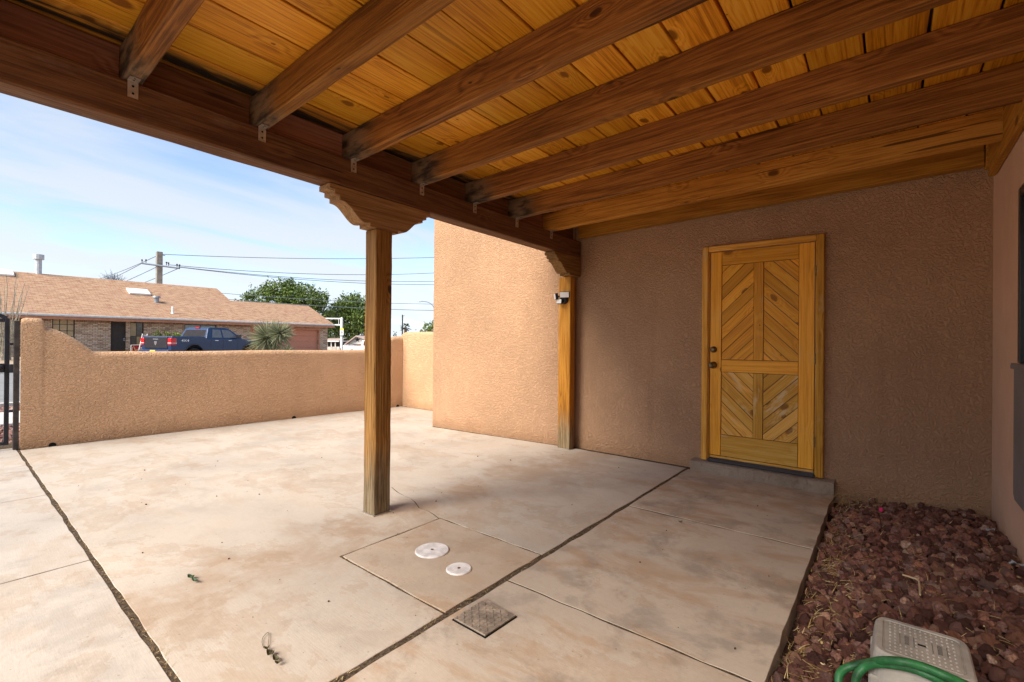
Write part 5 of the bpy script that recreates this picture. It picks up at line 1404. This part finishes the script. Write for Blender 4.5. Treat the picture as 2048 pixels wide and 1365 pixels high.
# stone wall at the street corner
a, b = P(654, 695, 52), P(680, 695.5, 52); wz0 = ground_z(a[0], a[1])
m = MB(); n_ = np.array([FW[0], FW[1], 0])*0.35
v0 = [m.bm.verts.new(q) for q in ((a[0], a[1], wz0-0.2), (b[0], b[1], wz0-0.2), (b[0], b[1], b[2]-0.15), (b[0]*0.94+a[0]*0.06, b[1]*0.94+a[1]*0.06, b[2]+0.08), (a[0], a[1], a[2]+0.05))]
v1 = [m.bm.verts.new((v.co.x+n_[0], v.co.y+n_[1], v.co.z)) for v in v0]
m.bm.faces.new(v0); m.bm.faces.new(v1[::-1])
for i in range(5): m.bm.faces.new((v0[i], v0[(i+1) % 5], v1[(i+1) % 5], v1[i]))
tag(m.build('stone_wall', 'stone_wall', bevel=0.04), 'low pale stone wall between the garage and the traffic pole', 'wall')
def car(px, D, heading, L, W, H, prof_, glass, paint, label, nm, cat):
    t = thing(nm, label, cat)
    m = MB().prism(prof_, 'y', -W/2, W/2).build('body', paint, t, 0.06, 2, ang=0.6)
    for poly in glass:
        for sg in (-1, 1): MB().prism(poly, 'y', sg*(W/2-0.02), sg*(W/2+0.012)).build('window', 'truck_glass', t)
    for x in (L*0.19, L*0.81):
        for sg in (-1, 1):
            w = MB().tube([(x, sg*(W/2+0.02), 0.36), (x, sg*(W/2-0.2), 0.36)], 0.36, 16).build('wheel', 'rubber', t)
            MB().tube([(x, sg*(W/2+0.03), 0.36), (x, sg*(W/2+0.021), 0.36)], 0.2, 12).build('rim', 'chrome', w)
    for sg in (-1, 1): MB().box(-0.02, 0.04, sg*W*0.38-0.12, sg*W*0.38+0.12, 0.75, 0.95).build('tail_light', 'tail_red', t, 0.01)
    q = P(px, 690, D); c_, s2 = math.cos(heading), math.sin(heading)
    t.matrix_basis = Matrix(((c_, -s2, 0, q[0]), (s2, c_, 0, q[1]), (0, 0, 1, ground_z(q[0], q[1])+0.05), (0, 0, 0, 1)))
hright = math.atan2(RT[1], RT[0])
pk = [(0, 0.5), (0.02, 1.12), (2.0, 1.10), (2.15, 1.78), (3.3, 1.80), (4.0, 1.20), (5.3, 1.08), (5.45, 0.5)]
car(690, 54, hright+0.10, 5.45, 1.95, 1.8, pk, [[(2.30, 1.18), (2.36, 1.65), (3.2, 1.67), (3.75, 1.18)]], 'white_car_paint', 'white pickup truck parked in front of the gabled house', 'pickup_truck', 'truck')
sd_ = [(0, 0.4), (0.05, 0.95), (0.9, 1.05), (1.6, 1.45), (2.8, 1.47), (3.6, 1.02), (4.5, 0.9), (4.6, 0.4)]
car(668, 62, hright+0.05, 4.6, 1.8, 1.5, sd_, [[(1.35, 1.06), (1.72, 1.36), (2.7, 1.38), (3.3, 1.06)]], 'grey_car_paint', 'grey car parked behind the traffic pole near the dark carport', 'parked_car', 'car')

# ---- beyond the return wall: palm, cypresses, street lamps, tree tops
pq = P(811, 655, 120); pz0 = ground_z(pq[0], pq[1])
pm = thing('palm_tree', 'small fan palm rising above the taller garden wall', 'palm', (pq[0], pq[1], pz0))
MB().tube([(pq[0], pq[1], pz0-0.1), (pq[0], pq[1], pq[2])], [0.42, 0.36], 8).build('trunk', 'bark', pm)
V, F = [], []
for i in range(44):
    a = random.uniform(0, 2*PI); e = random.uniform(-0.7, 1.35); L = random.uniform(1.0, 1.5)
    d = np.array([math.cos(a)*math.cos(e), math.sin(a)*math.cos(e), math.sin(e)]); s_ = np.cross(d, [0.1, 0.2, 1]); s_ /= np.linalg.norm(s_); c = np.array([pq[0], pq[1], pq[2]])
    for j in range(-4, 5):
        dd_ = d*math.cos(j*0.2)+s_*math.sin(j*0.2); p0 = c+d*L*0.55; k = len(V); n2 = np.cross(dd_, s_)*0.05
        V += [p0-n2, p0+n2, p0+dd_*L*0.62-np.array([0, 0, 0.18])]; F.append((k, k+1, k+2))
    k = len(V); V += [c-s_*0.03, c+s_*0.03, c+d*L*0.56+s_*0.02, c+d*L*0.56-s_*0.02]; F.append((k, k+1, k+2, k+3))
raw('fronds', V, F, 'cypress_leaf', pm)
for px, top, D, lab in ((791.5, 652, 110, 'narrow dark cypress top close beside the porch post'), (788, 661, 104, 'shorter dark cypress top half behind the porch post'), (831, 652, 115, 'narrow cypress top right of the fan palm')):
    q = P(px, 690, D); z0 = ground_z(q[0], q[1]); zt = P(px, top, D)[2]; w = 2.2*D/FPX
    t = thing('cypress_tree', lab, 'cypress', (q[0], q[1], z0), None)
    MB().tube([(q[0], q[1], z0-0.1), (q[0], q[1], z0+(zt-z0)*0.6)], [0.14, 0.06], 6).build('trunk', 'bark', t)
    leaf_cloud('foliage', [(q[0], q[1], z0+(zt-z0)*f, w*(1.25-f)*1.1, w*(1.25-f)*1.1, (zt-z0)*0.13) for f in (0.3, 0.45, 0.6, 0.75, 0.87)], 700, 0.13, 'cypress_leaf', t)
for px0, py0, r, D, lab in ((858, 655, 10, 100, 'feathery grey-green tree top at the edge of the stucco house'), (846, 665, 7, 130, 'low line of distant green treetops right of the palm')):
    bl = px_blobs([(px0, py0, r), (px0+8, py0+5, r), (px0+14, py0-6, r), (px0-6, py0+8, r*0.7)], D); q = P(px0+6, 690, D)
    tree('distant_tree', lab, bl, 1600, 0.16, 'tree_leaf', (q[0], q[1]), None, 0.2)
def lamp(px, ytop, D, arm_px, label, mat='steel_blue', cobra=False):
    q = P(px, 690, D); z0 = ground_z(q[0], q[1]); zt = P(px, ytop, D)[2]
    t = thing('street_lamp', label, 'lamp', (q[0], q[1], z0))
    MB().tube([(q[0], q[1], z0-0.2), (q[0], q[1], zt)], [0.12, 0.09] if cobra else [0.14, 0.13], 8).build('pole', mat, t)
    s_ = D/FPX; e = ex*arm_px*s_
    if cobra:
        pts = [np.array([q[0], q[1], zt])+e*u+np.array([0, 0, v*s_]) for u, v in ((0, 0), (0.18, 9), (0.42, 14), (0.7, 15.5), (0.85, 15.5))]
        MB().tube(spline(pts, 4), 0.06, 6).build('arm', mat, t)
        h_ = pts[-1]; MB().tube([h_-e*0.02, h_+e*0.10, h_+e*0.22], [0.10, 0.16, 0.05], 8).build('lamp_head', 'gutter', t)
    else:
        pts = [np.array([q[0], q[1], zt-0.15]), np.array([q[0], q[1], zt-0.15])+e]
        MB().tube(pts, 0.05, 6).build('arm', mat, t); MB().tube([pts[1]-e*0.5, pts[1]+e*0.2], [0.14, 0.12], 6).build('lamp_head', 'gutter', t)
lamp(804.5, 630, 95, 3.2, 'dark straight lamp post beside the fan palm', 'dark_frame')
lamp(869, 619, 80, -33, 'curved street lamp arm reaching out from behind the stucco house', 'steel_blue', True)
